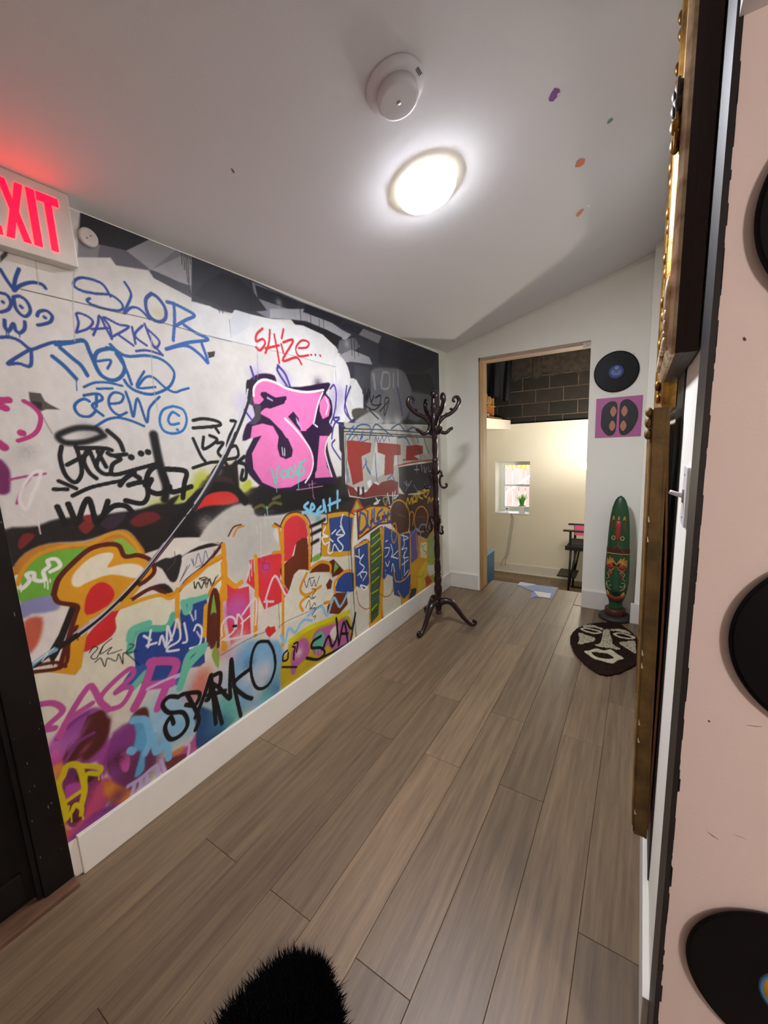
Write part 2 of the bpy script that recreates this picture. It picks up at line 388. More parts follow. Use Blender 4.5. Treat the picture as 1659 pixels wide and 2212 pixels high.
# window
M_vinyl = mat('white_window_vinyl', '#e9edf0', .4)
gm = bpy.data.materials.new('window_glass'); gm.use_nodes = True; nt = gm.node_tree; nt.nodes.remove(nt.nodes['Principled BSDF'])
tr = nt.nodes.new('ShaderNodeBsdfTransparent'); gl = nt.nodes.new('ShaderNodeBsdfGlossy'); gl.inputs['Roughness'].default_value = .02
fn = nt.nodes.new('ShaderNodeFresnel'); fn.inputs[0].default_value = 1.45; mxs = nt.nodes.new('ShaderNodeMixShader')
nt.links.new(fn.outputs[0], mxs.inputs[0]); nt.links.new(tr.outputs[0], mxs.inputs[1]); nt.links.new(gl.outputs[0], mxs.inputs[2]); nt.links.new(mxs.outputs[0], nt.nodes['Material Output'].inputs[0])
wd = bpy.data.objects.new('window_1', None); C.objects.link(wd); struct(wd, 'small white sash window in a deep reveal', 'window')
wy = YB + .34; fwid = .045
w = MB()
for a, b2 in (((bx0, bz0), (bx0 + fwid, bz1)), ((bx1 - fwid, bz0), (bx1, bz1)), ((bx0 + fwid, bz0), (bx1 - fwid, bz0 + fwid)), ((bx0 + fwid, bz1 - fwid), (bx1 - fwid, bz1))):
    w.box((a[0], wy - .02, a[1]), (b2[0], wy + .05, b2[1]), bev=.003)
w.build('window_frame', M_vinyl, wd)
zm = (bz0 + bz1) / 2 + .01
for z0, z1, yy in ((bz0 + fwid, zm + .02, wy - .012), (zm - .02, bz1 - fwid, wy + .012)):
    s = MB(); x0, x1 = bx0 + fwid, bx1 - fwid
    for a, b2 in (((x0, z0), (x0 + .03, z1)), ((x1 - .03, z0), (x1, z1)), ((x0 + .03, z0), (x1 - .03, z0 + .035)), ((x0 + .03, z1 - .035), (x1 - .03, z1))):
        s.box((a[0], yy - .01, a[1]), (b2[0], yy + .012, b2[1]), bev=.002)
    so = s.build('sash', M_vinyl, wd)
    MB().box((x0 + .028, yy, z0 + .03), (x1 - .028, yy + .003, z1 - .03)).build('pane', gm, so)
MB().box((bx0 + .001, YB - .012, bz0 + .0005), (bx1 - .001, wy - .02, bz0 + .012), bev=.003).build('window_sill', M_vinyl, wd)
# yard outside: board fence and a stair rail
w = MB(); w.box((-8, YB + .5, ZB - .1), (4, YB + 6, ZB)); struct(w.build('ground_outside', mat('pale_yard', '#b9ac9c', .9, noise=.3, nscale=3)), 'pale yard outside the window', 'ground')
fe = empty('board_fence', (-3.0, YB + 2.6, ZB), 'weathered board fence in the yard beyond the sash window', 'fence')
M_fb = mat('weathered_fence_board', '#a98f88', .9, noise=.35, nscale=5, stretch=(8, 8, .6))
M_fy = mat('new_yellow_board', '#d6a63c', .8, noise=.3, nscale=7, stretch=(8, 8, .6))
for i in range(22):
    xq = -1.2 + i * .142
    MB().box((xq, 0, 0), (xq + .134, .02, 1.62 + rng.uniform(-.02, .02)), bev=.003).build('fence_board', M_fb, fe)
for zz in (.35, 1.1): MB().box((-1.2, .02, zz), (1.95, .06, zz + .09)).build('fence_rail', M_fb, fe)
for i in range(8):
    MB().box((.32 + i * .1, .1, 1.55), (.41 + i * .1, .12, 1.95), bev=.003).build('yellow_fence_board', M_fy, fe)
hr = MB(); p0 = on_plane((1088, 1068), 1, YB + 1.8); p1 = on_plane((1148, 1026), 1, YB + 1.8); d_ = (p1 - p0)
hr.tube([p0 - d_ * .6, p1 + d_ * .4], .022, 10); q0 = p0 - d_ * .5; q1 = p1 + d_ * .35
ro = empty('stair_rail', (q0.x, q0.y, ZB), 'pale slanting stair rail in the yard behind the fern pot', 'rail')
hb2 = MB(); hb2.tube([Vector(p) - Vector((q0.x, q0.y, ZB)) for p in (p0 - d_ * .6, p1 + d_ * .4)], .022, 10); hb2.build('handrail', M_vinyl, ro)
for q in (q0, q1): MB().tube([(q.x - q0.x, q.y - q0.y, 0), (q.x - q0.x, q.y - q0.y, q.z - ZB)], .018, 8).build('post', M_vinyl, ro)

# ================================================================ THE GRAFFITI MURAL
# A printed mural paper on the wall: a fine grid of points coloured by painting strokes, fills and sprays, listed below in
# pixels of close-up views of the photograph (@view) and laid onto the wall plane. Flat print only: no light or shade in it.
VIEWS = {'A': (0, 360, 500 / 1659), 'B': (0, 840, 500 / 1659), 'C': (0, 1340, 560 / 1659), 'D': (420, 560, 540 / 1659), 'E': (360, 1000, 460 / 1659), 'F': (680, 800, 380 / 1356)}
MUR = r'''
@A
F 8f8e95 6|560,430 575,315 1075,520 1659,745 1700,1060 1480,1020 1350,930 1100,800 1060,745 830,710 790,655 555,650
F 2b2b30 4|575,320 1075,520 905,603 715,560 570,470
F 6d6b73 5|715,560 905,603 1075,640 1060,740 830,705 790,650 700,650
F a9a8ad 3|905,603 1075,520 1260,595 1160,680 1080,740
F 57565e 4|1070,740 1160,760 1350,850 1380,930 1350,940 1100,800
F b5b4b8 3|1085,738 1300,640 1560,750 1430,870 1290,830
F 34353c 5|1385,930 1430,860 1570,760 1700,800 1700,1060 1480,1000
F e6e5de 3|555,655 790,655 830,710 1060,745 1100,800 1350,930 1480,1030 1420,1100 1100,1000 700,900 540,800
S 1e1e22 4|1300,610 1304,700;1316,615 1322,740;1330,625 1338,760 1345,830;1344,628 1352,800 1360,900;1358,632 1362,700;1376,640 1380,660
F 4b4b52 6|0,640 30,610 60,600 50,640 0,690
S 2f4b93 26|0,735 45,810 95,880;135,735 110,800 97,870;100,890 150,850 230,830 300,845 325,872
S 2f4b93 24|0,905 50,922 78,975 60,1022 10,1042 -10,1040;95,935 140,930 190,965 217,1030 190,1072 150,1062 110,1010 95,935
S 2f4b93 24|18,968 22,974;146,1000 156,1010;265,1070 280,1040 330,1033 372,1070 360,1112 310,1130 270,1137;316,1078 324,1084
S 2f4b93 25|32,1100 35,1150 62,1178 95,1125 110,1172 142,1192 175,1162 177,1112
S 2f4b93 7|45,1185 46,1215;60,1185 62,1208;138,1195 140,1220
S 2c4f97 24|-10,1225 70,1223 140,1250 220,1308 300,1285 380,1260 480,1256 600,1250;220,1308 160,1342 55,1412 130,1410 217,1428 222,1310
S 2e509c 20|790,930 730,840 610,798 545,808 527,850 580,888 680,910 790,920 860,968 880,1010 850,1032 760,1020 660,990 622,960 642,945
S 2e509c 20|893,830 930,890 935,940 888,1050 940,1010 1000,1022 1070,1092
S 2e509c 27|1085,910 1045,950 1050,1030 1090,1092 1150,1112 1187,1080 1180,1010 1130,940 1085,910
S 2d62b4 25|1240,1245 1250,1100 1245,980;1195,970 1250,985 1340,1030 1393,1068 1330,1100 1262,1140;1318,1135 1400,1190 1490,1240 1340,1262 1190,1308;1190,1308 1330,1282 1430,1345 1490,1405 1445,1270
S 34479a 18|545,1190 562,1120 548,1052 620,1070 665,1112 630,1160 555,1187;668,1208 700,1130 712,1070 760,1160 800,1235;655,1165 770,1158
S 34479a 18|800,1235 785,1150 742,1080 850,1132 922,1150 800,1222;840,1200 955,1282;945,1150 970,1268;1020,1140 965,1210 1050,1282
S 34479a 18|1035,1128 1075,1230 1110,1302 1140,1250 1050,1160;1110,1290 1165,1352;975,1322 1060,1318 1165,1352
S 1f5fa2 30|375,1360 460,1430 545,1520;400,1275 500,1262 600,1248 642,1330 690,1440 720,1490;432,1300 520,1375 580,1425 625,1495
S 1f5fa2 7|545,1520 550,1605;622,1495 624,1510
S 1f5fa2 28|790,1303 700,1325 678,1400 720,1490 800,1532 862,1510 892,1450 872,1380 830,1320 765,1300
S 1f5fa2 19|700,1395 792,1388 770,1447
S 1f62a6 22|790,1275 850,1330 920,1360 1060,1355 1170,1390 1245,1470 1232,1550 1180,1600 1080,1632 980,1610 920,1572 890,1530;830,1340 900,1450 942,1560
S 1f62a6 18|1032,1468 980,1580 1112,1580;985,1582 1040,1512 1100,1512 1180,1582 1250,1617 1300,1602 1352,1588;600,1580 680,1548 780,1550 875,1572;695,1592 805,1590
S 1f5fa5 21|640,1682 600,1665 550,1690 533,1730 570,1782 640,1790 682,1755;600,1640 700,1628 732,1668 660,1712 738,1785;690,1640 690,1720
S 1f5fa5 19|780,1700 862,1690 882,1640 820,1618 780,1660 790,1730 850,1782 907,1762;900,1615 930,1700 955,1792 985,1662 1050,1832 1070,1730 1142,1650
S 1f5fa5 19|685,1862 770,1812 850,1800 940,1822 1032,1860
S 2a78bd 19|1240,1717 1170,1742 1143,1815 1170,1890 1240,1913 1310,1890 1337,1815 1310,1742 1240,1717
S 2a78bd 19|1282,1785 1235,1760 1205,1810 1225,1848 1282,1840;1268,1884 1273,1888
S 3c3c3e 4|150,880 520,965 780,1030 1070,1095 1500,1215 1659,1255
S b9b8b0 4|250,660 275,850;530,700 520,970 535,1250;1085,1200 1090,1500 1130,1750;1310,640 1312,800
F 56504a 5|205,1615 290,1625 320,1680 350,1700 430,1742 330,1740 270,1762 225,1730 210,1660
F 2a2725 4|230,1680 300,1690 300,1740 240,1730
S 8f8878 4|290,1760 330,1840 375,1915
F 2e2c2a 3|1485,1330 1540,1325 1535,1360 1495,1372
P d9cc8a 40 .5|1140,1050
@B
S c4387f 30|170,88 240,130 290,200 272,290 220,340 130,372
S c4387f 50 .8|-10,120 40,140;-10,85 60,80
S c4387f 48|150,315 160,318
S b43577 55 8|-10,390 30,420
S 7d2a66 80 22|-20,540 20,600 20,720
S b94a86 17 3|70,650 200,625 325,608;215,640 150,730 120,822
S f4f0ec 22 8|295,590 240,600 165,700 140,800 190,860 240,740 265,690 295,590;230,750 225,790
S efe6e0 8 3|0,770 130,880 280,985;275,880 280,990 290,1040
P 8d8a86 60 .35|200,450;700,330;620,300
S 151313 40 26|740,335 690,288 560,280 440,318 418,350 480,388 620,378 745,335
S 151313 32 5|770,300 850,370 882,440
S 141212 30|440,415 430,500 470,620 540,670 585,600 565,480 540,410;480,545 620,470;550,425 740,425 800,440;620,445 600,520 640,600 690,642;740,430 690,545 735,605 800,612
S 141212 30|905,468 810,478 770,460;830,485 862,505 805,545 815,615 990,572 1142,530;690,560 640,440;700,450 760,560
S 141212 44|938,490 942,491;1008,463 1012,464;1058,453 1062,454
S 171515 60 24|1100,330 1130,480 1160,600 1190,700 1180,790
S 141212 28|420,660 545,714;385,720 482,720;520,766 640,710 760,680 872,658
S 141212 36|860,690 900,640 962,600;920,690 1030,670 1060,755 1020,820 900,800;935,600 1000,640
S 141212 38|1040,690 1070,590 1145,560 1200,700 1140,752 1060,720 1085,650;1190,575 1330,592 1320,680 1310,780;1215,700 1240,740 1370,700
F b7c541 30|1160,800 1250,780 1360,700 1480,630 1420,700 1330,800 1150,850
P b9c540 60 .7|1440,650;1600,560;1130,840
P d9a9b8 60 .7|1600,580
S 151313 38|410,845 465,965;488,825 545,965;560,955 600,830 640,795 682,950;772,805 740,900 690,965;750,890 820,838 900,840 945,880
F 211b19 22|30,1010 250,985 420,930 700,905 1000,862 1130,822 1330,812 1450,660 1550,580 1659,540 1700,540 1700,1060 1350,1100 1200,1170 1040,1190 960,1060 880,1010 760,1040 600,1090 350,1110 180,1180 90,1290 60,1180
F 7c2622 12|130,1090 180,1035 250,1048 200,1110 140,1150
F 7c2622 12|560,985 640,930 690,960 620,1040
F 6d2220 16|930,955 1000,895 1100,880 1150,930 1000,990
F 8c2a24 14|590,912 690,903 640,962
F 3a2a38 18|720,960 840,890 900,910 800,1010
F cf3a2e 12|1300,920 1400,830 1480,760 1580,738 1700,740 1700,830 1500,850 1420,870
P b02440 60 .8|1420,870
@B
F e0d9cc 10|60,1290 1040,1180 1659,1060 1700,2000 60,2000
F c8842a 14|90,1290 180,1180 350,1110 600,1100 760,1040 880,1010 960,1060 1040,1180 900,1200 500,1200 200,1300 120,1390
F 72b53a 10|140,1380 230,1230 400,1160 620,1140 700,1130 550,1240 430,1390 400,1480 150,1530
F 8dbb45 6|800,1080 880,1070 980,1160 1010,1190 900,1190 870,1120
F 8f91bd 24|150,1530 400,1480 430,1560 360,1600 160,1650
F e9e3dc 26|160,1655 400,1600 470,1590 380,1800 300,1990 200,1990
F c9614a 30|170,1670 300,1640 290,1780 240,1870 200,1880
S f4f4ee 26|120,1345 150,1430 210,1375 190,1330 240,1320 250,1370 320,1370 310,1310 350,1270 340,1230 400,1220 430,1270 360,1310
S f4f4ee 8|150,1420 152,1455;318,1370 320,1425;340,1370 342,1435;358,1365 360,1385
S dd9c26 26 8|125,1400 170,1290 290,1180 500,1120 650,1110 760,1050 860,1030 950,1090 1010,1180
F d99a20 4|400,1460 420,1370 500,1260 600,1170 720,1110 820,1110 890,1200 1000,1190 1070,1230 1110,1300 1090,1340 1060,1360 930,1510 830,1560 640,1660 600,1890 470,1990 400,1990 480,1800 560,1590 440,1545
F e9e2c8 10|515,1400 525,1330 620,1230 720,1180 800,1175 810,1210 770,1280 880,1255 990,1260 1040,1310 990,1360 800,1330 640,1380 560,1420
F cd2a2c 8|620,1620 610,1520 650,1430 720,1385 790,1410 820,1480 760,1560
F cd2a2c 8|595,1885 610,1790 690,1690 790,1600 860,1585 850,1680 800,1770 700,1840
S 5a2012 32|385,1470 420,1360 520,1250 640,1150 760,1115 850,1125 895,1200 990,1192 1080,1230 1105,1310 1045,1375 1000,1400
S 5a2012 30|385,1470 420,1530 550,1555 540,1620 500,1750 460,1880 430,1990
S 5a2012 22|470,1990 400,1960 230,1990
F 241a16 4|500,1560 550,1560 440,1850 380,1990 340,1900 420,1760
F ece5d8 4|480,1800 520,1720 440,1950 380,1960
S 5a2012 26|930,1520 1080,1430 1160,1450 1240,1490 1340,1370 1450,1280 1540,1180 1590,1110
F 2a2422 8|1100,1260 1190,1210 1300,1190 1270,1360 1220,1380 1160,1290
F 241c1a 8|1290,1210 1420,1130 1590,1090 1590,1115 1480,1140 1340,1180 1300,1210
F 2a2220 10|1080,1420 1180,1395 1240,1450 1220,1490 1120,1450
F d9d4cc 6|1330,1200 1480,1150 1580,1120 1520,1200 1400,1290 1280,1420 1290,1290
S 4c5c86 5|1370,1220 1390,1270 1380,1220;1400,1260 1420,1180 1450,1260 1470,1160 1500,1230 1540,1150;1300,1360 1360,1260;1400,1280 1450,1260
S 3a3530 3|1290,1380 1340,1270
S e0a024 26|930,1520 820,1580 1120,1480 1220,1500 1300,1420 1420,1330 1520,1230 1590,1190
S e0a024 34|1270,1440 1270,1600 1280,1700
F e4e2c6 8|850,1590 1150,1490 1230,1560 1220,1690 1100,1700 960,1760 930,1900 900,1990 600,1990 700,1850 830,1760
F e4e2c6 8|1300,1500 1380,1380 1500,1290 1600,1240 1600,1420 1520,1450 1440,1480 1330,1560
S 5a2012 22|1490,1800 1500,1600 1530,1440 1560,1600 1560,1800
F 7fb348 8|1510,1620 1530,1460 1550,1620
S 5cb898 46 8|930,1880 950,1780 1010,1720 1190,1710 1240,1620
S 6cc2a4 40 8|1310,1530 1330,1600 1360,1580 1370,1530 1470,1490
F 2b478f 8|970,1850 990,1760 1060,1730 1190,1740 1280,1640 1310,1600 1470,1530 1460,1850 1430,1990 960,1990
S e0a024 30|1270,1560 1270,1690
S e0a024 44|1600,1250 1610,1500;1480,1560 1470,1760
S e8e8f0 16 4|1030,1770 1080,1800;1080,1730 1060,1850;1050,1840 1120,1820;1140,1830 1160,1770 1190,1850 1200,1700 1230,1800;1190,1850 1240,1760 1270,1650 1290,1790 1210,1850 1200,1880 1280,1870
S e8e8f0 15 4|1320,1680 1340,1800 1310,1820;1360,1860 1430,1830 1445,1720 1410,1690 1390,1730
S cfd4e4 12 6|1360,1600 1385,1660;1400,1590 1400,1650;1410,1740 1440,1790
S 191614 6|640,1890 670,1850 700,1860 650,1920 690,1930 740,1840 800,1790;740,1840 720,1900 800,1850 770,1900 870,1870;930,1830 960,1840 900,1890 980,1880
S 191614 6|680,1960 720,1930 750,1990 770,1930 830,1950 850,1900 880,1970 890,1890 1000,1980
S 221a14 6|1390,1380 1395,1430 1420,1385 1440,1420 1470,1380 1480,1400 1500,1360 1520,1400 1545,1350;1430,1365 1460,1350 1480,1360 1440,1370;1560,1335 1555,1350
@C
F e2dfc8 8|200,330 500,350 560,200 820,140 860,420 700,720 560,540 300,720 240,560
F d99a20 6|215,345 300,330 480,350 520,300 560,60 480,60 430,280 230,330
S 5a2012 22|210,330 410,290 440,140 490,40
F 2b478f 8|860,330 900,200 1000,60 1250,10 1310,150 1240,240 1190,330 1130,420 950,400 860,400
S 6cc2a4 44 8|850,430 930,340;830,120 850,60 950,20;1150,430 1200,300 1300,190
F 3b5ca8 8|860,300 960,280 900,400 780,420
F d9d2c0 18|850,470 1000,420 1150,430 1120,600 900,560 720,720 700,600
P 8ebfd8 120 .8|1100,560;1010,640;1250,560;1180,640
P c8b8c8 90 .6|1250,480;1420,420
P 9fc8d6 90 .7|1500,350;1420,560
P d9654a 70 .7|1290,420
F 9c4a9a 26|300,850 380,700 540,580 640,560 700,650 680,820 620,900 420,960 330,920
F 5a2a22 7|560,610 640,575 700,640 690,720 640,740 600,850 540,860 470,900 400,890 430,800 500,740
F a04a98 24|620,900 700,760 830,700 820,780 720,900 660,1000
F 5a2a22 22|700,820 780,770 840,780 850,870 760,970 690,980
F 5a2a22 16|830,640 880,570 940,560 950,640 900,680 840,740
F 8a3f88 26|720,720 900,640 960,760 1000,900 920,1000 850,1100 760,1110 700,990
P 5a3040 90 .7|950,880;850,1000
F c45aa0 10|760,870 800,840 830,880 820,960 780,960
F 5fa8d0 16|840,620 900,620 960,740 930,860 920,960 860,1000 900,840 850,840 870,720
S 7cbce0 40 8|850,640 930,640 960,760 930,850;980,740 1000,840 1060,790 1080,880;850,840 830,830
P 7ab8dc 60 .7|1060,740;1160,660
F b85a92 22|1020,900 1200,800 1260,720 1260,850 1150,930 1050,980
F 6a3030 18|1060,900 1200,850 1150,930 1060,970
F d0873a 24|1080,860 1180,800 1150,850
F 27406a 20|1270,700 1400,640 1500,620 1400,740 1270,830
F 2a4a78 20|1260,560 1400,600 1500,640 1350,740 1270,800
P 5ab0a0 80 .8|1480,600;1440,560
F 7a2f62 14|400,1260 390,1080 430,960 540,940 640,980 640,1120 560,1260 470,1330
F 4a2420 14|480,1010 530,960 620,980 560,1040;440,1190 540,1140 540,1260 460,1290
F b04a98 14|420,1060 510,1040 520,1100 430,1150
F c4488f 26|310,900 370,820 420,960 370,1010
F d2813a 26|340,930 420,920 380,1040 350,1020
F c04a72 30|560,1200 640,1030 700,1010 720,1100 640,1230 520,1320 430,1420 410,1340 480,1320
F c9772a 24|650,1060 700,1030 880,1110 860,1140 740,1210 690,1140
F 8c3a80 22|430,1420 600,1230 740,1180 860,1140 800,1180 620,1310
F c9772a 22|400,1230 430,1330 420,1400 400,1320
P b868b8 50 .55|480,760;560,700;420,800
P 3a1418 40 .6|600,700;640,660;760,880
P d878b8 36 .6|350,780;330,860;520,820
P c8507a 46 .5|620,1080;560,1180
P 5a2a6a 40 .6|700,1200;760,1120;480,960
P e09a4a 26 .6|360,960;700,1080
P a8d0e4 40 .6|1080,640;1000,700;1180,600
P e4dccc 40 .7|760,640;860,520
P d86a5a 30 .6|1230,470;1300,440
P 3a6aa0 40 .6|1350,700;1420,640
S 5a2420 60 34|640,610 560,740 450,880;670,660 640,780 560,860
S 8a3a8a 20 12|420,900 500,780 600,720;650,960 720,800 800,730;360,760 470,650 560,590
S e8e0ee 8 6|960,430 1080,390 1180,340
S c2539c 34 5|240,540 340,530 400,580 300,680 350,690 290,700;380,740 450,600 560,430 600,440 640,520 690,570
S c2539c 30 5|590,530 430,640 400,720;690,560 640,500 720,400 830,310 850,350 740,460 800,430 840,440 780,540 700,570
S c2539c 50 6|860,560 920,440 980,260;960,270 1040,260 1130,280 1060,430 1010,560;930,420 1100,400
S d8b8dc 16 6|940,440 1060,380 1190,330;1180,790 1210,800 1200,870
S d4c018 34 6|420,1270 400,1160 370,1060 400,1000 430,930 500,930 530,1010 540,1090 520,1180
S d4c018 26 5|520,930 640,940 630,980 560,980 540,1030;420,1160 520,1090;430,1200 420,1270 460,1220 480,1180 520,1200 520,1240
S d4c018 8|630,970 632,1020;455,1240 458,1290;525,1230 532,1272
S b9aad2 24 8|820,1060 900,1010 1000,930 1010,1000;1030,900 1060,980;860,1050 840,1130;900,1010 900,1090;940,1000 942,1060
S 161414 26|1140,490 1080,490 1040,540 1080,590 1170,590 1200,660 1160,730 1090,760 1055,690 1090,620 1110,660
S 161414 26|1140,490 1180,470 1275,465 1250,540 1190,540;1200,480 1270,620 1250,700;1250,620 1310,470 1350,350 1340,490 1320,510;1350,350 1380,660;1330,480 1440,450
S 161414 26|1370,350 1410,340 1400,420 1350,400;1400,430 1470,500 1470,420 1480,250 1500,430 1540,610;1600,310 1495,405 1560,480 1610,500;1360,430 1420,660
@E
F 1f1a1c 24|540,330 620,210 700,190 1050,180 1180,150 1300,120 1380,120 1400,330 1240,400 1050,370 900,400 700,420 560,430
S 1a1516 70 20|80,450 190,310 300,215 430,180 540,215 610,300
F d8322c 10|190,390 260,295 340,245 430,225 510,250 560,310 480,322 300,332 210,410
F 211b19 20|0,380 100,250 0,300
F b9c23c 16|600,180 640,130 660,170 620,220
F 1a1616 20|130,420 300,340 480,325 560,310 500,400 330,480 250,590 30,610 20,480
P e9e2da 60 .5|300,480
F 23201c 18|690,340 760,300 900,270 900,340 760,360
S 5f5c2a 26 8|690,350 740,330 780,350 830,310 890,320;830,280 880,260
P 8a3080 26 .7|820,350
S 6fc5b0 8|780,340 786,410;774,345 786,350
F 6d6d70 20|1000,380 1060,310 1180,280 1180,310 1080,340 1040,390
F e3ddcf 10|0,600 250,580 330,600 430,640 300,620 120,700 0,740
F cbc8bd 26|250,600 330,470 520,330 660,330 710,420 900,415 1060,385 1240,410 1240,450 900,480 830,560 880,640 860,690 700,740 620,880 640,940 560,940 470,870 440,760 430,640 300,610
P c4c1b6 120 .8|520,480;600,650;720,560
S 1d1a1a 26 16|1110,500 1200,460 1230,440;1120,560 1200,520;1110,640 1180,600
F 83b048 12|1130,740 1200,700 1190,750 1140,770
F df3640 5|460,920 560,980 640,960 655,1340 560,1380 500,1420 470,1250
F df3640 6|640,760 890,690 905,800 880,900 950,1010 960,1050 860,1100 760,1140 700,1000 620,930 660,800
F df3640 4|910,480 960,420 1020,405 1080,450 1100,560 1090,590 1040,590 1000,640 970,750 915,770
F 6f2f16 4|1095,585 1112,800 1110,840 1030,830 990,870 950,1000 900,920 880,830 930,770 990,720 1010,620 1050,585
F e4e0cc 8|950,1000 1000,860 1060,830 1110,840 1230,850 1290,960 1280,1080 1180,1160 1100,1180 900,1260 890,1100
F 6f2f16 4|1110,860 1150,800 1210,780 1270,790 1270,850 1230,850 1160,850
F 2b478f 6|1310,980 1340,890 1400,840 1460,860 1460,1000 1400,1010 1310,1000
F 6f2f16 5|1310,1010 1400,1010 1410,1100 1340,1180 1250,1170 1250,1120
F 6f2f16 5|1240,950 1270,900 1290,920 1280,980 1250,985
F 5a2012 6|1260,770 1300,750 1390,850 1290,890
F 7fb348 5|1300,850 1310,770 1340,810 1290,870
S e39a1e 40|440,640 455,900 430,1000 420,1200 450,1450;460,900 500,940 540,960 580,930
S e39a1e 36|690,730 700,1000 690,1340
S e39a1e 26|905,1420 905,700 900,520 930,440 1000,397 1070,430 1108,540 1112,830;900,690 830,700;830,490 870,500 880,560 895,680
S e39a1e 24|1112,830 1200,770 1270,790 1275,850;1090,860 1040,980 1090,1030 1200,960 1090,1040 1040,1100 1060,1150;1290,1080 1230,1090;1310,1010 1310,930 1380,850 1440,840
S 5f2611 12|885,490 930,410 1010,382 1090,420 1130,540 1125,770;480,570 520,500 580,480;840,470 890,500
S d18a22 16|520,570 550,510 600,490
S d98f20 24|320,1040 360,960 420,900 440,890;0,1030 80,1000 200,880 320,800 430,740
F e3dfc6 8|130,1000 200,900 330,830 440,770 430,860 330,970 310,1040 130,1080
S 5f2611 26|320,1420 330,1150 350,1030 380,990 405,1100 400,1430
S 6cc2a4 40 8|130,1090 180,1070 250,1060 310,1040
F 2b478f 8|130,1110 310,1060 300,1300 280,1460 200,1500 130,1540 0,1500 0,1260 90,1220
S 6cc2a4 50 10|120,1700 170,1500 300,1420
F 7fb348 12|335,1120 365,1050 370,1180 340,1200;350,1500 380,1400 410,1480 400,1600
F 5a2a1a 10|335,1200 390,1180 390,1380 350,1450 330,1400
P c65fae 90 .8|560,1110;520,1160
P c04a9a 40 .8|770,820
S 7d2a78 5|745,780 800,790 790,830 745,820 770,740
F d3302f 5|765,1300 790,1270 810,1280 840,1270 850,1310 800,1360 780,1340
S f0dcdc 15 5|430,1350 430,1260 480,1200 530,1220 520,1310 430,1380;550,1180 540,1290;560,1180 590,1230 580,1340;580,1250 650,1190
S e8d0d8 18 6|590,1180 680,1060 700,1100 690,1260;770,1060 840,880 910,1000 950,1060;760,1080 830,1080;780,1070 770,1200 720,1300
S e8d6dc 16 6|450,1380 560,1360 680,1330 760,1280
S dcd6cc 6|700,490 705,560;730,450 735,740;640,790 645,920;660,760 662,880;680,740 682,850;765,400 768,500
F 7fb0d0 40|530,1500 600,1400 760,1380 900,1420 900,1700 800,1850 600,1960 540,1800
P 7db0d8 80 .8|620,1480;700,1680;800,1500;660,1820
P d8d2d0 70 .8|640,1650;560,1380;760,1620;720,1760
P 3f6f98 50 .7|800,1760;850,1780;640,1560
P 70b8a8 60 .7|560,1960;780,1800
P c86a4a 60 .6|440,1450;280,1650
P bfa8c4 60 .7|500,1500;380,1720
P d8c8b0 60 .8|640,1980
S 8ec4e2 22 5|890,1340 920,1400 950,1290 1000,1320 1040,1250 1080,1220 1130,1230;1100,1190 1160,1140 1210,1120 1250,1190 1300,1050 1350,1120 1410,1010
S d8d020 36 8|960,1390 1100,1290 1250,1230 1420,1160
F c8ae20 12|890,1560 940,1480 960,1390 1100,1290 1250,1240 1400,1190 1440,1250 1440,1400 1330,1480 1180,1560 1000,1700 900,1780
F b9669c 14|970,1500 1000,1420 1060,1360 1110,1400 1100,1500 1020,1580 1000,1640 970,1640
F b9669c 14|1130,1400 1160,1310 1250,1270 1310,1250 1390,1210 1420,1280 1420,1400 1300,1460 1250,1420 1200,1500 1140,1480
F 5fb89c 12|1140,1400 1160,1340 1200,1310 1230,1350 1210,1430 1160,1470
F e6dcd4 14|1270,1330 1310,1270 1340,1290 1310,1390
P e6dcd0 30 .8|1030,1480
S c9d8d0 5|1165,1440 1168,1500;1190,1430 1192,1490;1210,1420 1214,1480
S 161414 24|790,1390 710,1400 665,1490 655,1620 690,1740 750,1755 810,1700 845,1580 830,1460 790,1390
S 161414 20|540,1270 520,1270
S 161414 15|940,1460 910,1490 905,1540 940,1530 945,1480;980,1430 1000,1440 990,1480 990,1530;990,1410 1020,1400 1010,1470;900,1590 1010,1590
S 161414 22|1200,1350 1140,1390 1130,1440 1200,1440 1230,1480 1180,1530 1090,1520
S 161414 20|1220,1440 1260,1350 1290,1430 1330,1330 1320,1210 1340,1420;1340,1420 1380,1240 1410,1390;1360,1330 1410,1330;1400,1230 1440,1290 1470,1170 1430,1400;1180,1530 1300,1470 1420,1400
S 2a2420 6|1070,910 1090,970 1110,900 1130,960 1150,910 1160,960 1190,880;1110,900 1150,890;1130,980 1160,990 1130,1040 1150,1050;1090,1050 1110,1040 1130,1060 1160,1040;1080,1130 1110,1070 1120,1130 1150,1090 1160,1110;1110,1140 1160,1130 1130,1190;1140,1200 1160,1190 1150,1220
S 2a2420 6|210,930 225,980 240,930 270,980 290,920 310,970 330,910 350,960 385,890;250,900 300,890 320,910 270,915
S 55504a 3|870,1090 880,1290;870,1280 940,1230 1100,1160 1240,1090;420,1500 620,1380 780,1310;1400,400 1450,1340;0,840 60,770 60,690
S 8ad0ee 24 4|1100,310 1070,340 1100,370 1060,390;1110,380 1150,350 1130,320 1120,390 1180,400;1200,340 1170,380 1220,370 1220,290 1240,380;1270,280 1270,370;1330,220 1330,350;1260,330 1350,290
P 58a8b8 30 .6|1180,430;1080,400
@D
F 3a3c46 6|-20,-20 380,140 700,280 1100,430 1400,540 1625,615 1640,1100 1010,1090 1120,1010 1120,900 1060,790 1030,790 1000,680 930,570 840,500 640,400 500,395 250,350 90,300 -20,280
F 8c8d96 6|380,150 700,290 650,330 500,400 380,330 400,240
F 2c2d34 6|20,210 60,160 180,90 300,130 400,230 480,340 380,350 200,330 100,280 0,240
F 2a2c36 6|400,170 560,230 700,290 660,340 560,310 420,260
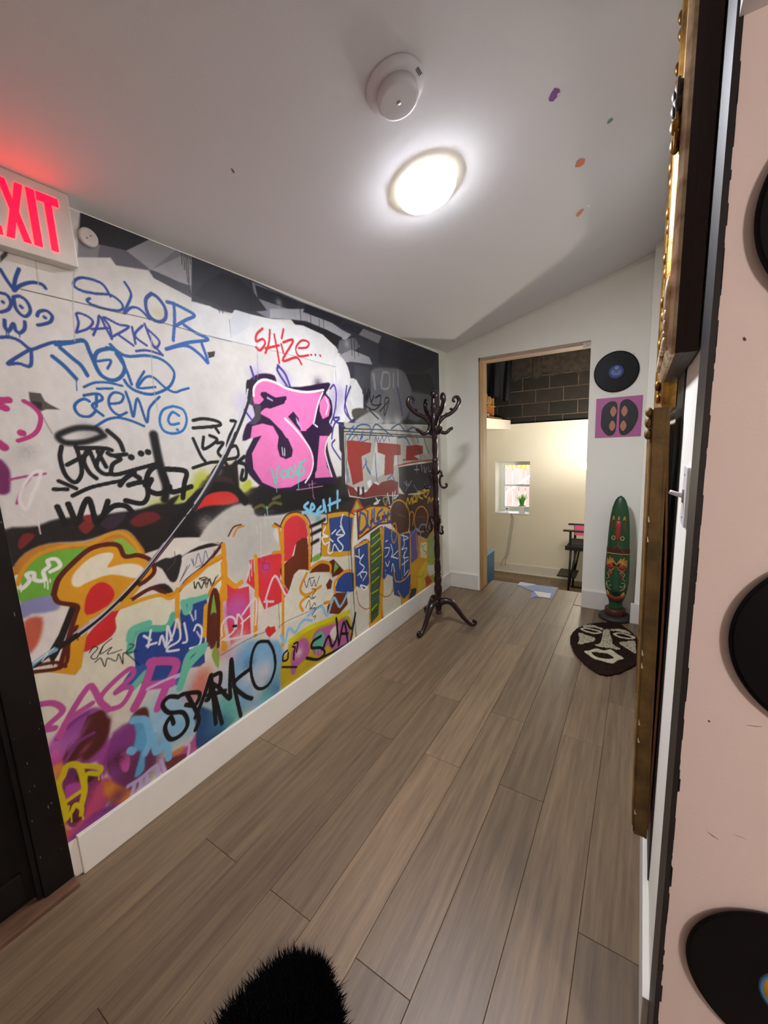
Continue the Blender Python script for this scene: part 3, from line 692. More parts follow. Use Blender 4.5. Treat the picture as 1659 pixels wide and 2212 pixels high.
F b4b5ba 6|500,330 620,330 730,330 880,400 980,470 1040,500 1000,540 880,470 740,410 640,400 500,390
F 262a38 6|740,300 990,400 960,440 880,410 720,350
F 2b3042 6|1000,410 1130,470 1090,500 960,450
F 8f9098 6|1120,460 1240,510 1220,560 1090,500
F 1d1d22 6|640,400 740,420 880,470 980,520 940,580 900,560 850,520 780,470 680,450
F 6e7078 6|960,540 1060,520 1100,580 1010,640 950,620
F a8a9ae 6|950,640 1040,600 1160,650 1180,700 1040,680 980,690
F 2a2d3a 6|1220,560 1330,590 1560,650 1600,700 1500,760 1330,740 1220,690
F 30333f 6|1240,520 1450,570 1610,640 1600,680 1400,640 1230,570
F 6f7176 20|1170,740 1260,720 1380,740 1440,860 1400,1060 1220,1080 1140,1000 1170,880
F 4a4c54 6|1060,700 1160,720 1170,880 1120,900 1060,790
F 22252f 6|1400,760 1560,760 1600,860 1560,900 1440,860
F 5d6068 6|1440,880 1560,900 1600,960 1480,1080 1420,1060
S 9c9d9f 14 8|1190,760 1200,860 1180,760;1250,750 1240,850 1290,850 1290,760 1250,750;1320,760 1320,850;1350,740 1350,850
S 1b1c22 5|700,300 705,420;770,370 772,430;850,340 856,420 858,470;826,400 828,450;1040,520 1044,640;1060,520 1062,660;1085,560 1088,640;370,130 372,340;1160,440 1160,480;160,330 165,355;185,335 187,360
P c8c9cc 26 .6|560,290;1010,560
F eceeee 4|1040,870 1070,795 1112,870 1118,1000 1055,985 1030,930
F 55524c 12|1045,1000 1120,990 1160,1040 1110,1030 1060,1060
F b4b4b0 20|1080,1060 1180,1010 1240,1050 1240,1090 1080,1090
F f0f2f2 8|930,660 1000,680 1035,790 1020,860 1000,1060 940,1090
F eaeceb 5|-20,285 100,310 230,380 270,335 370,365 500,395 640,430 720,440 850,500 930,575 935,710 560,620 -20,480
F dfe5ea 5|260,340 370,370 360,450 250,520 230,440
S 9aa0a4 4|-10,485 330,565 640,635 860,695 935,714;415,500 420,900;935,710 945,1080;230,400 240,520
F 302e2c 3|90,620 135,610 130,645 100,655
S d6303a 17|452,460 412,498 408,545 452,530 468,560 435,605 408,585;500,470 492,560 470,622;528,500 548,600 562,688;470,592 560,572;590,465 578,525;575,565 590,622;588,552 655,540 585,672 675,652 710,697
S d6303a 15|690,590 745,585 757,552 710,540 672,590 692,642 757,637;772,634 776,636;800,634 804,636;832,638 836,642
S 4a4090 18 6|372,715 395,790;552,705 600,760 632,840;560,710 550,740 612,838
P b8a8d8 60 .7|420,780;600,800;960,900
P c8c0e0 70 .8|400,1040;330,960;930,960
S 41378f 13 4|900,860 925,835 940,900 930,1010 905,1090;1035,845 1005,930 998,1010 1050,1080;1010,840 1000,960 1030,1060;960,1060 925,1100 910,1190;930,1200 912,1240 970,1330;960,1050 920,1060 1000,1120;1345,850 1365,950 1380,1035;330,1000 390,1080
F 2b133a 8|345,835 380,785 450,758 530,772 560,830 700,848 888,818 888,860 872,890 908,940 914,1030 892,1080 922,1130 892,1172 882,1240 902,1330 945,1490 800,1485 740,1505 620,1535 500,1530 420,1490 345,1400 338,1300 368,1232 388,1180 318,1205 345,1095 400,1058 380,960 345,920
F ee7dbb 3|395,860 450,800 520,810 600,855 700,882 845,880 820,960 790,1085 740,1140 705,1140 690,1055 655,1010 620,1045 700,1140 770,1255 792,1350 755,1450 640,1512 540,1522 450,1482 390,1390 380,1290 420,1212 445,1170 370,1192 382,1108 450,1090 520,1108 560,1180 552,1260 570,1312 610,1322 645,1300 632,1225 580,1140 500,1060 430,1022 465,990 560,962 612,930 605,908 540,918 450,880 435,900 462,932 430,962 395,960 382,900
F ee7dbb 3|830,950 862,900 892,930 902,980 890,1042 850,1062 830,1010
F ee7dbb 3|818,1172 882,1172 862,1270 880,1380 918,1445 800,1452 800,1300
F 2b133a 3|438,885 470,880 540,922 612,912 595,958 500,992 432,972 460,935
F c9a8d8 3|480,910 520,935 520,945 480,925;670,1045 700,1090 715,1135 680,1090
F 2b133a 3|560,1165 620,1190 652,1265 645,1310 605,1327 565,1305 550,1240
F 2b133a 4|740,1130 830,1090 910,1120 900,1160 800,1160;790,1180 830,1170 810,1400 790,1440
F 4a4550 4|360,910 390,900 385,960 440,970 440,1060 400,1100 360,1090 400,1040 400,980 360,960
S f8ecee 17|392,905 398,845 455,800 540,820 620,860 740,882 855,868
S f8ecee 14|850,885 818,965 790,1092;600,1058 680,1140 762,1252 787,1340 772,1420 735,1482
S f8ecee 12|870,918 887,970 872,1030;888,1180 866,1262 880,1340 912,1442;800,1100 815,1112
S f0e6ee 7|580,1250 586,1300;596,1255 598,1305
P 2b133a 40 .6|820,830
S 71c8b2 15|508,1385 540,1492 548,1400 562,1372;588,1398 572,1430 600,1450 618,1410 588,1398;632,1382 622,1442 660,1430 642,1388;665,1362 682,1430 700,1350;700,1350 690,1475;738,1330 702,1362 728,1400 690,1450
S 71c8b2 5|545,1490 546,1545;688,1460 690,1525
S d88ab8 5|690,1525 690,1530 850,1505;780,1470 785,1560 795,1590;760,1490 765,1520
F 1b171a 14|430,1500 620,1545 800,1500 940,1490 1000,1560 990,1659 440,1659 420,1600
S 1a1818 22|-10,1070 60,1058 150,1075 172,1100 100,1112 -10,1120;110,1115 130,1110 160,1150;60,1180 60,1260 150,1200 100,1170;-10,1190 40,1300 70,1340;150,1220 190,1220 155,1280 190,1320;240,1072 275,1085 230,1180 220,1250 275,1240 285,1312 180,1330;-10,1385 100,1350 160,1345
S 1a1818 26 6|200,1340 250,1440 280,1500;200,1390 160,1370 120,1420;300,1350 340,1370 340,1450 310,1460 320,1400;250,1380 330,1310
P c4cc48 36 .8|60,1440;350,1500;330,1520;20,1500
P d8b8c8 30 .7|150,1400
F 3a2826 14|110,1470 180,1440 250,1460 290,1490 200,1500
S 17161a 10|1130,860 1140,930 1155,860 1172,945 1190,905 1175,960 1225,965 1235,905 1200,920;1240,960 1190,1000 1130,970;1230,1010 1290,935 1265,925 1260,1040 1290,940;1160,1000 1220,1060
S 1c1b1e 5|1130,850 1140,950 1160,870 1168,950
@F
F b9b8ad 5|190,400 930,430 950,700 640,720 640,960 260,900 215,700
F d6d8d4 6|480,500 640,500 640,720 480,830 430,800
P e4e6e4 60 .7|480,440;640,420;560,430
F 2a2a30 4|180,398 225,402 222,470 230,640 235,900 205,860 205,640 190,610
S 25252a 7|205,448 630,464 930,496;215,470 930,512;240,492 920,520;222,420 222,900;235,500 248,900
S 26262c 5|240,900 262,1100 285,1500 318,2080;632,460 640,720 650,1200 668,1820;250,900 275,1400 300,1800
S 2d5f92 12 3|255,535 330,430 400,420 428,450 420,535;432,490 470,415 540,465 600,510;590,450 650,415 700,470 760,440 830,500;300,430 260,470;370,470 350,530;640,520 700,520 740,600;780,500 800,560;830,460 850,560 880,640
S 2d5f92 10 3|390,680 402,760 430,800 400,740;465,640 470,760 480,860;370,760 400,700;600,820 620,860;560,840 600,800;250,760 262,860;820,690 800,620
S 2d4f92 7|280,540 320,500 340,550 370,500 360,550 410,530;460,550 470,510 480,550 490,515 500,550 520,510 530,550 560,500 575,550
F 9b2b28 3|245,542 290,540 435,560 428,630 360,662 372,848 292,884 268,760 250,690
F 9b2b28 3|480,555 640,570 660,575 662,652 610,655 606,795 535,812 540,652 485,632
F 93302b 3|705,582 780,575 832,582 832,640 762,662 815,690 700,697;670,690 700,680 690,700
S a04a34 12|645,732 780,705 920,690
F 34323c 5|645,745 920,706 940,920 880,935 690,955 650,900
S c9c8d0 6|785,730 785,790;768,765 805,765;690,860 710,890 705,850;720,860 725,890 745,850;840,740 850,790 860,750;820,730 826,780
S 8f8ea0 7 3|870,740 880,790;700,930 720,890;760,880 790,930
F f0f2f0 6|400,860 430,840 440,880 480,850 500,900 470,930 420,920
F 7f2826 5|245,880 300,905 345,960 400,935 450,868 490,885 515,862 590,842 640,862 640,960 500,965 380,985 270,965
F 1f1a1c 6|160,870 245,880 265,975 380,990 500,968 645,970 720,950 700,1020 500,1060 420,1040 380,1060 330,990 270,1110 160,1080
S 231d1e 30|335,910 335,960;370,910 372,960
F 4a2a22 6|645,950 720,960 800,960 890,930 950,930 950,1200 860,1300 730,1240 650,1060
S e8e8ec 12|470,985 490,1020 455,1030 500,1000;560,950 575,1030;600,940 600,1010;620,930 612,990 640,960
F d7a326 4|95,1105 160,1095 240,1088 305,1112 290,1300 282,1425 180,1440 45,1432 55,1182 92,1178
F d7a326 6|300,1380 420,1310 430,1990 320,2080 300,1700
F dcd8c8 8|300,1700 410,1640 420,1980 330,2060
F d7a326 5|430,1260 520,1210 740,1250 870,1310 940,1100 950,1640 780,1740 520,1925 430,1985
F 2b4a8c 4|108,1142 228,1120 292,1138 272,1392 120,1395 118,1260
S 5f2611 9|90,1105 160,1092 240,1086 310,1112;55,1182 45,1435;55,1182 95,1178 92,1105
F c9561f 3|320,990 395,1080 270,1105
F 9fb84a 3|322,1010 345,1060 300,1080
S 5f2611 9|320,990 400,1085;320,990 268,1108
F 5f2611 6|320,1085 420,1040 560,1040 600,1080 590,1180 500,1190 400,1260 330,1310
F dda424 5|332,1095 425,1052 550,1052 585,1085 578,1168 495,1178 400,1240 342,1290
S 5f2611 30|345,1130 345,1250 400,1200 460,1150 580,1120
S dda424 26|350,1110 345,1240 395,1190;410,1100 420,1190;455,1090 470,1170;505,1080 510,1160;575,1090 575,1160
S 2e5296 18|350,1095 342,1245 395,1195 388,1120 350,1095;408,1088 408,1190 432,1205 442,1080;458,1070 458,1178 497,1165;520,1070 485,1110 495,1165 528,1150;535,1095 536,1155;582,1075 560,1110 562,1165 588,1155;562,1115 585,1105
S dda424 9|540,980 525,990 545,1040 560,990 545,975
F 2e5296 3|535,1000 545,1030 558,1000
F 4d2a1e 5|575,1100 600,1030 650,1005 700,1040 725,1120 720,1240 650,1260 590,1190
S dda424 12|575,1090 600,1025 650,1000 702,1035 730,1120 725,1250
F 4d2a1e 4|765,1150 785,1080 830,1060 862,1100 862,1170 835,1230 785,1220
S d9982a 10|765,1150 785,1072 830,1050 868,1100 866,1170 838,1240 785,1230 765,1150;730,1130 740,1090 762,1110 755,1190;600,1190 620,1180 632,1260 610,1330 590,1280 600,1190
S 8a5230 6|640,1110 700,1130;780,1130 850,1130
F 3f5f30 4|425,1265 500,1212 520,1440 490,1885 430,1955
F 2b4a8c 4|305,1375 408,1328 418,1640 380,1690 315,1660
F 2b4a8c 4|535,1200 640,1260 655,1600 580,1640 520,1600
F d9d4be 5|530,1620 560,1570 600,1590 600,1690 570,1740 530,1740
F d9d4be 5|520,1740 660,1680 665,1830 530,1920
F 2b4a8c 4|660,1260 730,1255 732,1540 690,1630 662,1560
F 6a5aa0 5|735,1240 790,1230 800,1440 740,1490
F 2b4a8c 4|600,1560 650,1520 680,1620 740,1560 740,1700 690,1760 610,1730
F e6ddb0 4|815,1330 862,1325 862,1450 815,1440
F dcc33a 6|790,1560 860,1460 900,1560 860,1640 800,1720
F c84a2a 5|850,1600 880,1570 910,1620 860,1670
F a8b040 8|865,1300 930,1290 930,1600 880,1580
F dcdcd0 6|865,1490 920,1490 925,1570 880,1590
F 3a3a3c 8|730,1700 780,1680 770,1740 720,1780
S b8c030 10 3|440,1300 500,1250;435,1360 510,1290;440,1420 500,1370;440,1480 510,1420;440,1560 490,1520;440,1640 495,1590;438,1720 490,1690;436,1850 480,1800
S 2f6a9a 10 3|440,1330 480,1290;450,1450 480,1420;450,1600 480,1560;440,1700 470,1660;440,1780 490,1740;470,1500 500,1470
S 2c2a1c 9 3|450,1390 490,1350;470,1580 500,1540;440,1880 480,1850
S 5f2611 8|300,1372 412,1316 424,1640 420,1990;430,1260 520,1205 515,1290 525,1450 495,1700 520,1910;415,1320 430,1330
S d98f20 16|305,1360 410,1308;418,1330 424,1990;520,1215 520,1500 500,1750 530,1920
S a85a20 7|320,1700 340,1800 390,1840 420,1830;500,1720 540,1745 590,1720 605,1640
S d9982a 10|610,1520 620,1620 680,1620 740,1560;640,1700 690,1770 740,1700;780,1260 800,1560 780,1590 830,1580 865,1480 866,1330;735,1260 740,1600 720,1780
S 6f9fd8 10 3|800,1230 820,1190 855,1190;740,1280 780,1220 815,1260 800,1340
S 4a9a5a 6|830,1360 855,1340;820,1340 840,1390 860,1400 850,1420;870,1500 920,1490
S 6fa0c8 10 3|880,1300 890,1420;900,1330 920,1450;880,1200 900,1260;910,1260 905,1330
S d8b81c 14|705,1050 715,985 730,1030 745,980 750,1030;760,1020 780,990 765,960 755,1010 785,1010;790,1000 790,940 820,940 800,970 830,990;830,930 850,920 840,960 860,980;850,930 880,925 860,970;870,1020 880,980 890,1010;900,1010 905,985 915,1010;925,1000 915,990 920,1010
S f2f4f6 12|80,1210 62,1260 100,1280 55,1290 75,1340 110,1325 100,1400 130,1405 150,1340 190,1395 217,1360 175,1300 222,1270 165,1265 195,1230;115,1300 140,1320;195,1200 230,1260 200,1180 215,1110;130,1260 160,1230
S f2f4f6 9|340,1380 345,1450 375,1420 345,1480 380,1520 330,1580;310,1430 340,1440;360,1600 350,1560 400,1560 370,1620
S f4f4f0 12|355,1655 400,1672 375,1690 350,1660
S f2f4f6 8|540,1370 575,1370 560,1420 540,1440;585,1340 600,1400 590,1440 640,1390;545,1480 560,1510 575,1470;600,1440 640,1450;590,1550 600,1490 615,1550;545,1540 545,1545;545,1570 545,1575;545,1320 560,1310
S f2f4f6 8|665,1270 720,1290 680,1310;680,1260 690,1340 670,1380 710,1370 680,1440 720,1440;690,1400 690,1560;670,1500 720,1460;690,1580 720,1540
S 8a9a96 7|330,1030 335,1035
@A
S e9e7e0 1|0,0 1,1
@B
S b7b5bb 26 5|540,1755 700,1640 850,1510 1000,1350 1080,1240 1180,1110
S 1d1a1d 34|240,1980 380,1880 540,1775 700,1660 850,1520 1000,1360 1100,1230 1250,1040 1380,870 1500,700 1600,500 1690,320
S cfcdd4 9 3|560,1745 700,1640 840,1510 990,1350 1100,1215 1240,1030 1370,860;580,1770 720,1660 860,1530
S 8d8a94 8 3|1380,850 1490,690 1590,500 1670,340
S b06a80 5 3|1000,1370 1110,1230 1240,1060
S 7fb2c6 26 5|225,1985 300,1925 400,1870
S e8eef0 8 3|240,1965 390,1855;300,1950 340,1900
S 101012 6|530,1760 560,1800;1310,920 1350,900;1560,520 1590,540
@D
S c4c6cc 12|352,865 330,960 270,1120 180,1320 60,1530 0,1620
S 2a2a30 22|372,880 350,970 290,1130 200,1330 80,1540 0,1659
S d4d6da 8|355,862 338,950 280,1100 200,1290
F 1c1a1c 8|342,850 350,800 380,820 380,880 365,905
'''
nY, nZ = 720, 700
yA, yB2 = YEND, 2.431 * H
uu = np.linspace(0, 1, nY); k_ = 1.35
ygrid = yA + (yB2 - yA) * (np.exp(k_ * uu) - 1) / (math.exp(k_) - 1)
zlo, zhi = hb - .01, ZC - .004
zgrid = np.linspace(zlo, zhi, nZ)
img = np.empty((nZ, nY, 3), np.float32); img[:] = np.array([int('e4e2dc'[i:i + 2], 16) for i in (0, 2, 4)])
def wall_yz(px, py):
    q = on_plane((px, py), 0, XL); return q.y, q.z
def pxscale(y, z):                        # photo pixels per metre up the wall at that place
    def pj(Y, Z):
        c = ROT.T @ np.array([XL, Y, Z - H]); return np.array([c[0] / c[2], c[1] / c[2]]) * FPX
    return np.linalg.norm(pj(y, z + .05) - pj(y, z - .05)) / .1
def rgb(h): return np.array([int(h[i:i + 2], 16) for i in (0, 2, 4)], np.float32)
def window_(y0, y1, z0, z1):
    a, b = np.searchsorted(ygrid, [y0, y1]); c, d = np.searchsorted(zgrid, [z0, z1]); return a, b, c, d
def over(sl, alpha, col):
    img[sl] = img[sl] * (1 - alpha[..., None]) + col * alpha[..., None]
AAW = .0022
def stroke(pts, w, col, soft):
    P = np.array(spline(pts, 5)) if len(pts) > 2 else np.array(pts, float)
    r = w / 2; pad = r + soft + AAW
    a, b, c, d = window_(P[:, 0].min() - pad, P[:, 0].max() + pad, P[:, 1].min() - pad, P[:, 1].max() + pad)
    if b <= a or d <= c: return
    D = np.full((d - c, b - a), 9., np.float32)
    for p, q in zip(P[:-1], P[1:]):
        a2, b2, c2, d2 = window_(min(p[0], q[0]) - pad, max(p[0], q[0]) + pad, min(p[1], q[1]) - pad, max(p[1], q[1]) + pad)
        if b2 <= a2 or d2 <= c2: continue
        Y = ygrid[a2:b2][None, :]; Z = zgrid[c2:d2][:, None]
        e = q - p; L2 = float(e @ e) + 1e-12
        t = np.clip(((Y - p[0]) * e[0] + (Z - p[1]) * e[1]) / L2, 0, 1)
        dd = np.hypot(Y - p[0] - t * e[0], Z - p[1] - t * e[1])
        s = D[c2 - c:d2 - c, a2 - a:b2 - a]; np.minimum(s, dd, out=s)
    s = AAW + soft
    al = np.clip((r + s / 2 - D) / s, 0, 1); al = al * al * (3 - 2 * al)
    over((slice(c, d), slice(a, b)), al, col)
def fill(pts, col, soft):
    P = np.array(pts, float); pad = soft + AAW
    a, b, c, d = window_(P[:, 0].min() - pad, P[:, 0].max() + pad, P[:, 1].min() - pad, P[:, 1].max() + pad)
    if b <= a or d <= c: return
    Y = ygrid[a:b][None, :]; Z = zgrid[c:d][:, None]
    ins = np.zeros((d - c, b - a), bool); D = np.full(ins.shape, 9., np.float32)
    for p, q in zip(P, np.roll(P, -1, 0)):
        cond = (p[1] > Z) != (q[1] > Z)
        if abs(q[1] - p[1]) > 1e-9: ins ^= cond & (Y < (q[0] - p[0]) * (Z - p[1]) / (q[1] - p[1]) + p[0])
        e = q - p; L2 = float(e @ e) + 1e-12
        t = np.clip(((Y - p[0]) * e[0] + (Z - p[1]) * e[1]) / L2, 0, 1)
        np.minimum(D, np.hypot(Y - p[0] - t * e[0], Z - p[1] - t * e[1]), out=D)
    sd = np.where(ins, D, -D); s = AAW + soft
    al = np.clip(sd / s + .5, 0, 1); al = al * al * (3 - 2 * al)
    over((slice(c, d), slice(a, b)), al, col)
def spray(pt, r, alpha, col):
    a, b, c, d = window_(pt[0] - 2.2 * r, pt[0] + 2.2 * r, pt[1] - 2.2 * r, pt[1] + 2.2 * r)
    if b <= a or d <= c: return
    Y = ygrid[a:b][None, :]; Z = zgrid[c:d][:, None]
    g = np.exp(-((Y - pt[0]) ** 2 + (Z - pt[1]) ** 2) / (r * r)) * alpha
    g = np.clip(g * (1 + .25 * rng.standard_normal(g.shape)), 0, 1).astype(np.float32)
    over((slice(c, d), slice(a, b)), g, col)
def paint(kinds):
    view = None
    for ln in MUR.strip().splitlines():
        ln = ln.strip()
        if not ln: continue
        if ln[0] == '@': view = VIEWS[ln[1]]; continue
        head, body = ln.split('|'); hd = head.split()
        if hd[0] not in kinds: continue
        ox, oy, sc_ = view
        for part in body.split(';'):
            pts = []
            for xy in part.split():
                a, b = xy.split(','); pts.append(wall_yz(ox + float(a) * sc_, oy + float(b) * sc_))
            mid = np.mean(np.array(pts), 0); k = sc_ / pxscale(*mid)
            col = rgb(hd[1])
            if hd[0] == 'S': stroke(pts, max(float(hd[2]) * k, .0028), col, (float(hd[3]) if len(hd) > 3 else 1.5) * k)
            elif hd[0] == 'F':
                pp = spline(pts, 3, True) if float(hd[2]) >= 8 else pts
                fill(pp, col, float(hd[2]) * k)
            elif hd[0] == 'P':
                for p in pts: spray(p, float(hd[2]) * k * 1.1, float(hd[3]), col)
# base: white paper above, cream below
img[zgrid < .78] = rgb('dcd8c6')
paint('FP'); paint('S')         # fills and sprays first, lines over them
# paper unevenness and print grain
def vnoise(cy, cz):
    g = rng.random((cz + 2, cy + 2)); zi = np.linspace(0, cz, nZ); yi = np.linspace(0, cy, nY)
    z0 = zi.astype(int); y0 = yi.astype(int); fz = (zi - z0)[:, None]; fy = (yi - y0)[None, :]
    fz = fz * fz * (3 - 2 * fz); fy = fy * fy * (3 - 2 * fy)
    return (g[z0][:, y0] * (1 - fz) + g[z0 + 1][:, y0] * fz) * (1 - fy) + (g[z0][:, y0 + 1] * (1 - fz) + g[z0 + 1][:, y0 + 1] * fz) * fy
nz_ = .5 * vnoise(9, 7) + .3 * vnoise(30, 24) + .2 * vnoise(110, 90)
img *= (1 + .09 * (nz_ - .5) * 2)[..., None]
img += rng.normal(0, 1.6, img.shape[:2])[..., None]
img = np.clip(img, 2, 250) / 255.
PRINT_ALBEDO = .76                 # printed vinyl is never as bright as bare plaster
linc = PRINT_ALBEDO * np.where(img <= .04045, img / 12.92, ((img + .055) / 1.055) ** 2.4)
me = bpy.data.meshes.new('mural_paper')
gy, gz = np.meshgrid(ygrid, zgrid); co = np.empty((nZ * nY, 3), np.float32)
co[:, 0] = XL + .0012; co[:, 1] = gy.ravel(); co[:, 2] = gz.ravel()
idx = np.arange(nZ * nY).reshape(nZ, nY)
q = np.stack([idx[:-1, :-1], idx[:-1, 1:], idx[1:, 1:], idx[1:, :-1]], -1).reshape(-1, 4)
me.vertices.add(len(co)); me.vertices.foreach_set('co', co.ravel())
me.loops.add(q.size); me.loops.foreach_set('vertex_index', q.ravel().astype(np.int32))
me.polygons.add(len(q)); me.polygons.foreach_set('loop_start', np.arange(0, q.size, 4, dtype=np.int32)); me.polygons.foreach_set('loop_total', np.full(len(q), 4, np.int32))
at = me.color_attributes.new('paint', 'FLOAT_COLOR', 'POINT')
rgba = np.ones((nZ * nY, 4), np.float32); rgba[:, :3] = linc.reshape(-1, 3); at.data.foreach_set('color', rgba.ravel())
me.update(calc_edges=True)
mm = bpy.data.materials.new('mural_print'); mm.use_nodes = True; nt = mm.node_tree; b = nt.nodes['Principled BSDF']
ca = nt.nodes.new('ShaderNodeVertexColor'); ca.layer_name = 'paint'; nt.links.new(ca.outputs[0], b.inputs['Base Color'])
b.inputs['Roughness'].default_value = .55; b.inputs['Specular IOR Level'].default_value = .3
tc = nt.nodes.new('ShaderNodeTexCoord'); n_ = nt.nodes.new('ShaderNodeTexNoise'); n_.inputs['Scale'].default_value = 45; nt.links.new(tc.outputs['Object'], n_.inputs['Vector'])
bp = nt.nodes.new('ShaderNodeBump'); bp.inputs['Strength'].default_value = .12; bp.inputs['Distance'].default_value = .003; nt.links.new(n_.outputs['Fac'], bp.inputs['Height']); nt.links.new(bp.outputs[0], b.inputs['Normal'])
me.materials.append(mm)
mural = link('mural_paper', me, wall_left); mural['label'] = 'mural covered in colourful graffiti letters and tags'

# ================================================================ THINGS
def basis(n, up=(0, 1, 0)):
    n = Vector(n).normalized(); u = Vector(up); u = (u - n * u.dot(n)).normalized(); r = u.cross(n)
    return Matrix(((r.x, u.x, n.x, 0), (r.y, u.y, n.y, 0), (r.z, u.z, n.z, 0), (0, 0, 0, 1)))
CN = Vector((SL, 0, -1)).normalized()           # ceiling normal, into the room
def on_ceiling(p, off=0.):
    r = Vector(ray(p)); o = Vector((0, 0, H)); c0 = Vector((XL, 0, ZC)) + CN * off
    return o + r * ((c0 - o).dot(CN) / r.dot(CN))

# ---- round ceiling lamp
M_white = mat('white_plastic', '#e6e4e0', .45)
c = on_ceiling((925, 421), .042)
lamp = empty('ceiling_lamp', c - CN * .042, 'lit round flush lamp on the sloping ceiling', 'lamp')
B3 = basis(CN)
Rl = .110
MB().lathe([(Rl - .012, .0), (Rl - .004, .001), (Rl - .004, .006), (Rl - .012, .007)], 64, B3).build('housing', mat('lamp_housing', '#f0eee6', .4), lamp)
MB().lathe([(Rl - .001, .005), (Rl + .005, .010), (Rl + .006, .030), (Rl + .002, .036), (Rl - .002, .037)], 64, B3, close=False).build('glowing_rim', mat('lamp_rim', '#f4efe0', .5, emit=1.6, ecol='#fdf2d8'), lamp)
M_lamp = mat('lamp_diffuser', '#ffffff', .5, emit=LAMP_POWER, ecol='#f3f5ff')
MB().lathe([(Rl - .001, .036), (Rl - .004, .041), (Rl * .85, .043), (Rl * .5, .045), (.001, .046)], 64, B3, close=False).build('diffuser', M_lamp, lamp)
# ---- smoke detector
c = on_ceiling((853, 186))
sd = empty('smoke_detector', c, 'white round smoke detector on the ceiling beside the lamp', 'smoke detector')
M_sd = mat('detector_plastic', '#d8d8dc', .45)
MB().lathe([(.088, 0), (.088, .008), (.082, .016), (.07, .02), (.05, .02)], 48, B3).build('base', M_sd, sd)
MB().lathe([(.062, .02), (.062, .041), (.0605, .045), (.056, .0475), (.054, .048), (.052, .0482), (.001, .0485)], 48, B3).build('cover', M_sd, sd)
t = MB()
for i in range(4): t.box((-.082 + i * .004, -.012, .0175), (-.080 + i * .004, .012, .0195), B3)
t.build('vent_slots', mat('dark_slots', '#3a3a40', .6), sd)
MB().lathe([(.007, .048), (.007, .050), (.001, .0505)], 16, B3).build('test_button', mat('grey_button', '#a8a8ac', .5), sd)
# ---- paint splotches on the ceiling
def splotch(px, col, n):
    pts = [on_ceiling(p, .0008) for p in px]; cc = sum(pts, Vector()) / len(pts)
    o = MB().add(pts + [p + CN * .0006 for p in pts], [tuple(range(len(pts))), tuple(range(2 * len(pts) - 1, len(pts) - 1, -1))] + [(i, (i + 1) % len(pts), len(pts) + (i + 1) % len(pts), len(pts) + i) for i in range(len(pts))]).build('paint_splotch', mat('splotch_' + n, col, .6), ceiling)
splotch([(1185, 214), (1190, 202), (1198, 190), (1208, 192), (1210, 198), (1203, 203), (1204, 208), (1195, 219), (1187, 219)], '#7a3a90', 'purple')
splotch([(1311, 268), (1314, 260), (1322, 254), (1325, 258), (1318, 265)], '#6a9a72', 'green')
splotch([(1242, 361), (1246, 348), (1252, 343), (1258, 342), (1264, 344), (1262, 354), (1252, 361)], '#d07a52', 'orange')
splotch([(1244, 466), (1248, 459), (1256, 452), (1262, 451), (1256, 461), (1248, 469)], '#c9724a', 'rust')
splotch([(1268, 445), (1271, 442), (1274, 444), (1272, 448)], '#f4f4f4', 'white')
splotch([(498, 363), (503, 365), (507, 372), (504, 374), (501, 369)], '#7a5068', 'plum')

# ---- EXIT sign
XS = XL + .052
def sp(p): q_ = on_plane(p, 0, XS); return q_.y, q_.z
yr, _ = sp((161, 510)); _, zt = sp((100, 421)); _, zb2 = sp((112, 540)); yT1, _ = sp((127, 450)); yT0, _ = sp((79, 425))
zsb = sp((152, 572))[1]; zst = min(zt + (zb2 - zsb) * 1.0, ZC + .02)
LW = yT1 - yT0; LH = zt - zb2
sx = empty('exit_sign', (XL, (yr - .15), zsb), 'white illuminated exit sign with red letters on the wall', 'sign')
oy, oz = yr - .15, zsb
hs = zst - zsb
MB().box((.004, yr - .31 - oy, 0), (.05, yr - oy, hs), bev=.004).build('housing', mat('sign_housing', '#d6cfc6', .45, noise=.06, nscale=30), sx)
M_red = mat('lit_red_letter', '#2a0004', .5, emit=5.0, ecol='#ff0016')
def letter(ch, y0, wd):
    b = MB(); s = wd * .27; z0, z1 = zb2 - oz, zt - oz; y0 -= oy; y1 = y0 + wd; a, e = .0502, .0522
    q_ = lambda poly: b.prism([(p[0], p[1]) for p in poly], a, e, Matrix(((0, 0, 1, 0), (1, 0, 0, 0), (0, 1, 0, 0), (0, 0, 0, 1))))
    if ch == 'T': q_([(y0, z1), (y1, z1), (y1, z1 - LH * .15), (y0 + wd / 2 + s * .6, z1 - LH * .15), (y0 + wd / 2 + s * .6, z0), (y0 + wd / 2 - s * .6, z0), (y0 + wd / 2 - s * .6, z1 - LH * .15), (y0, z1 - LH * .15)])
    if ch == 'I': q_([(y0, z1), (y1, z1), (y1, z0), (y0, z0)])
    if ch == 'E':
        k = LH * .15; zm_ = (z0 + z1) / 2
        q_([(y0, z1), (y1, z1), (y1, z1 - k), (y0 + s * 1.2, z1 - k), (y0 + s * 1.2, zm_ + k / 2), (y1 - .01, zm_ + k / 2), (y1 - .01, zm_ - k / 2), (y0 + s * 1.2, zm_ - k / 2), (y0 + s * 1.2, z0 + k), (y1, z0 + k), (y1, z0), (y0, z0)])
    if ch == 'X':
        m_ = (y0 + y1) / 2; zm_ = (z0 + z1) / 2; t_ = s * 1.15
        q_([(y0, z1), (y0 + t_, z1), (m_, zm_ + LH * .17), (y1 - t_, z1), (y1, z1), (m_ + t_ * .55, zm_), (y1, z0), (y1 - t_, z0), (m_, zm_ - LH * .17), (y0 + t_, z0), (y0, z0), (m_ - t_ * .55, zm_)])
    b.build('letter_' + ch.lower(), M_red, sx)
gp = LW * .14
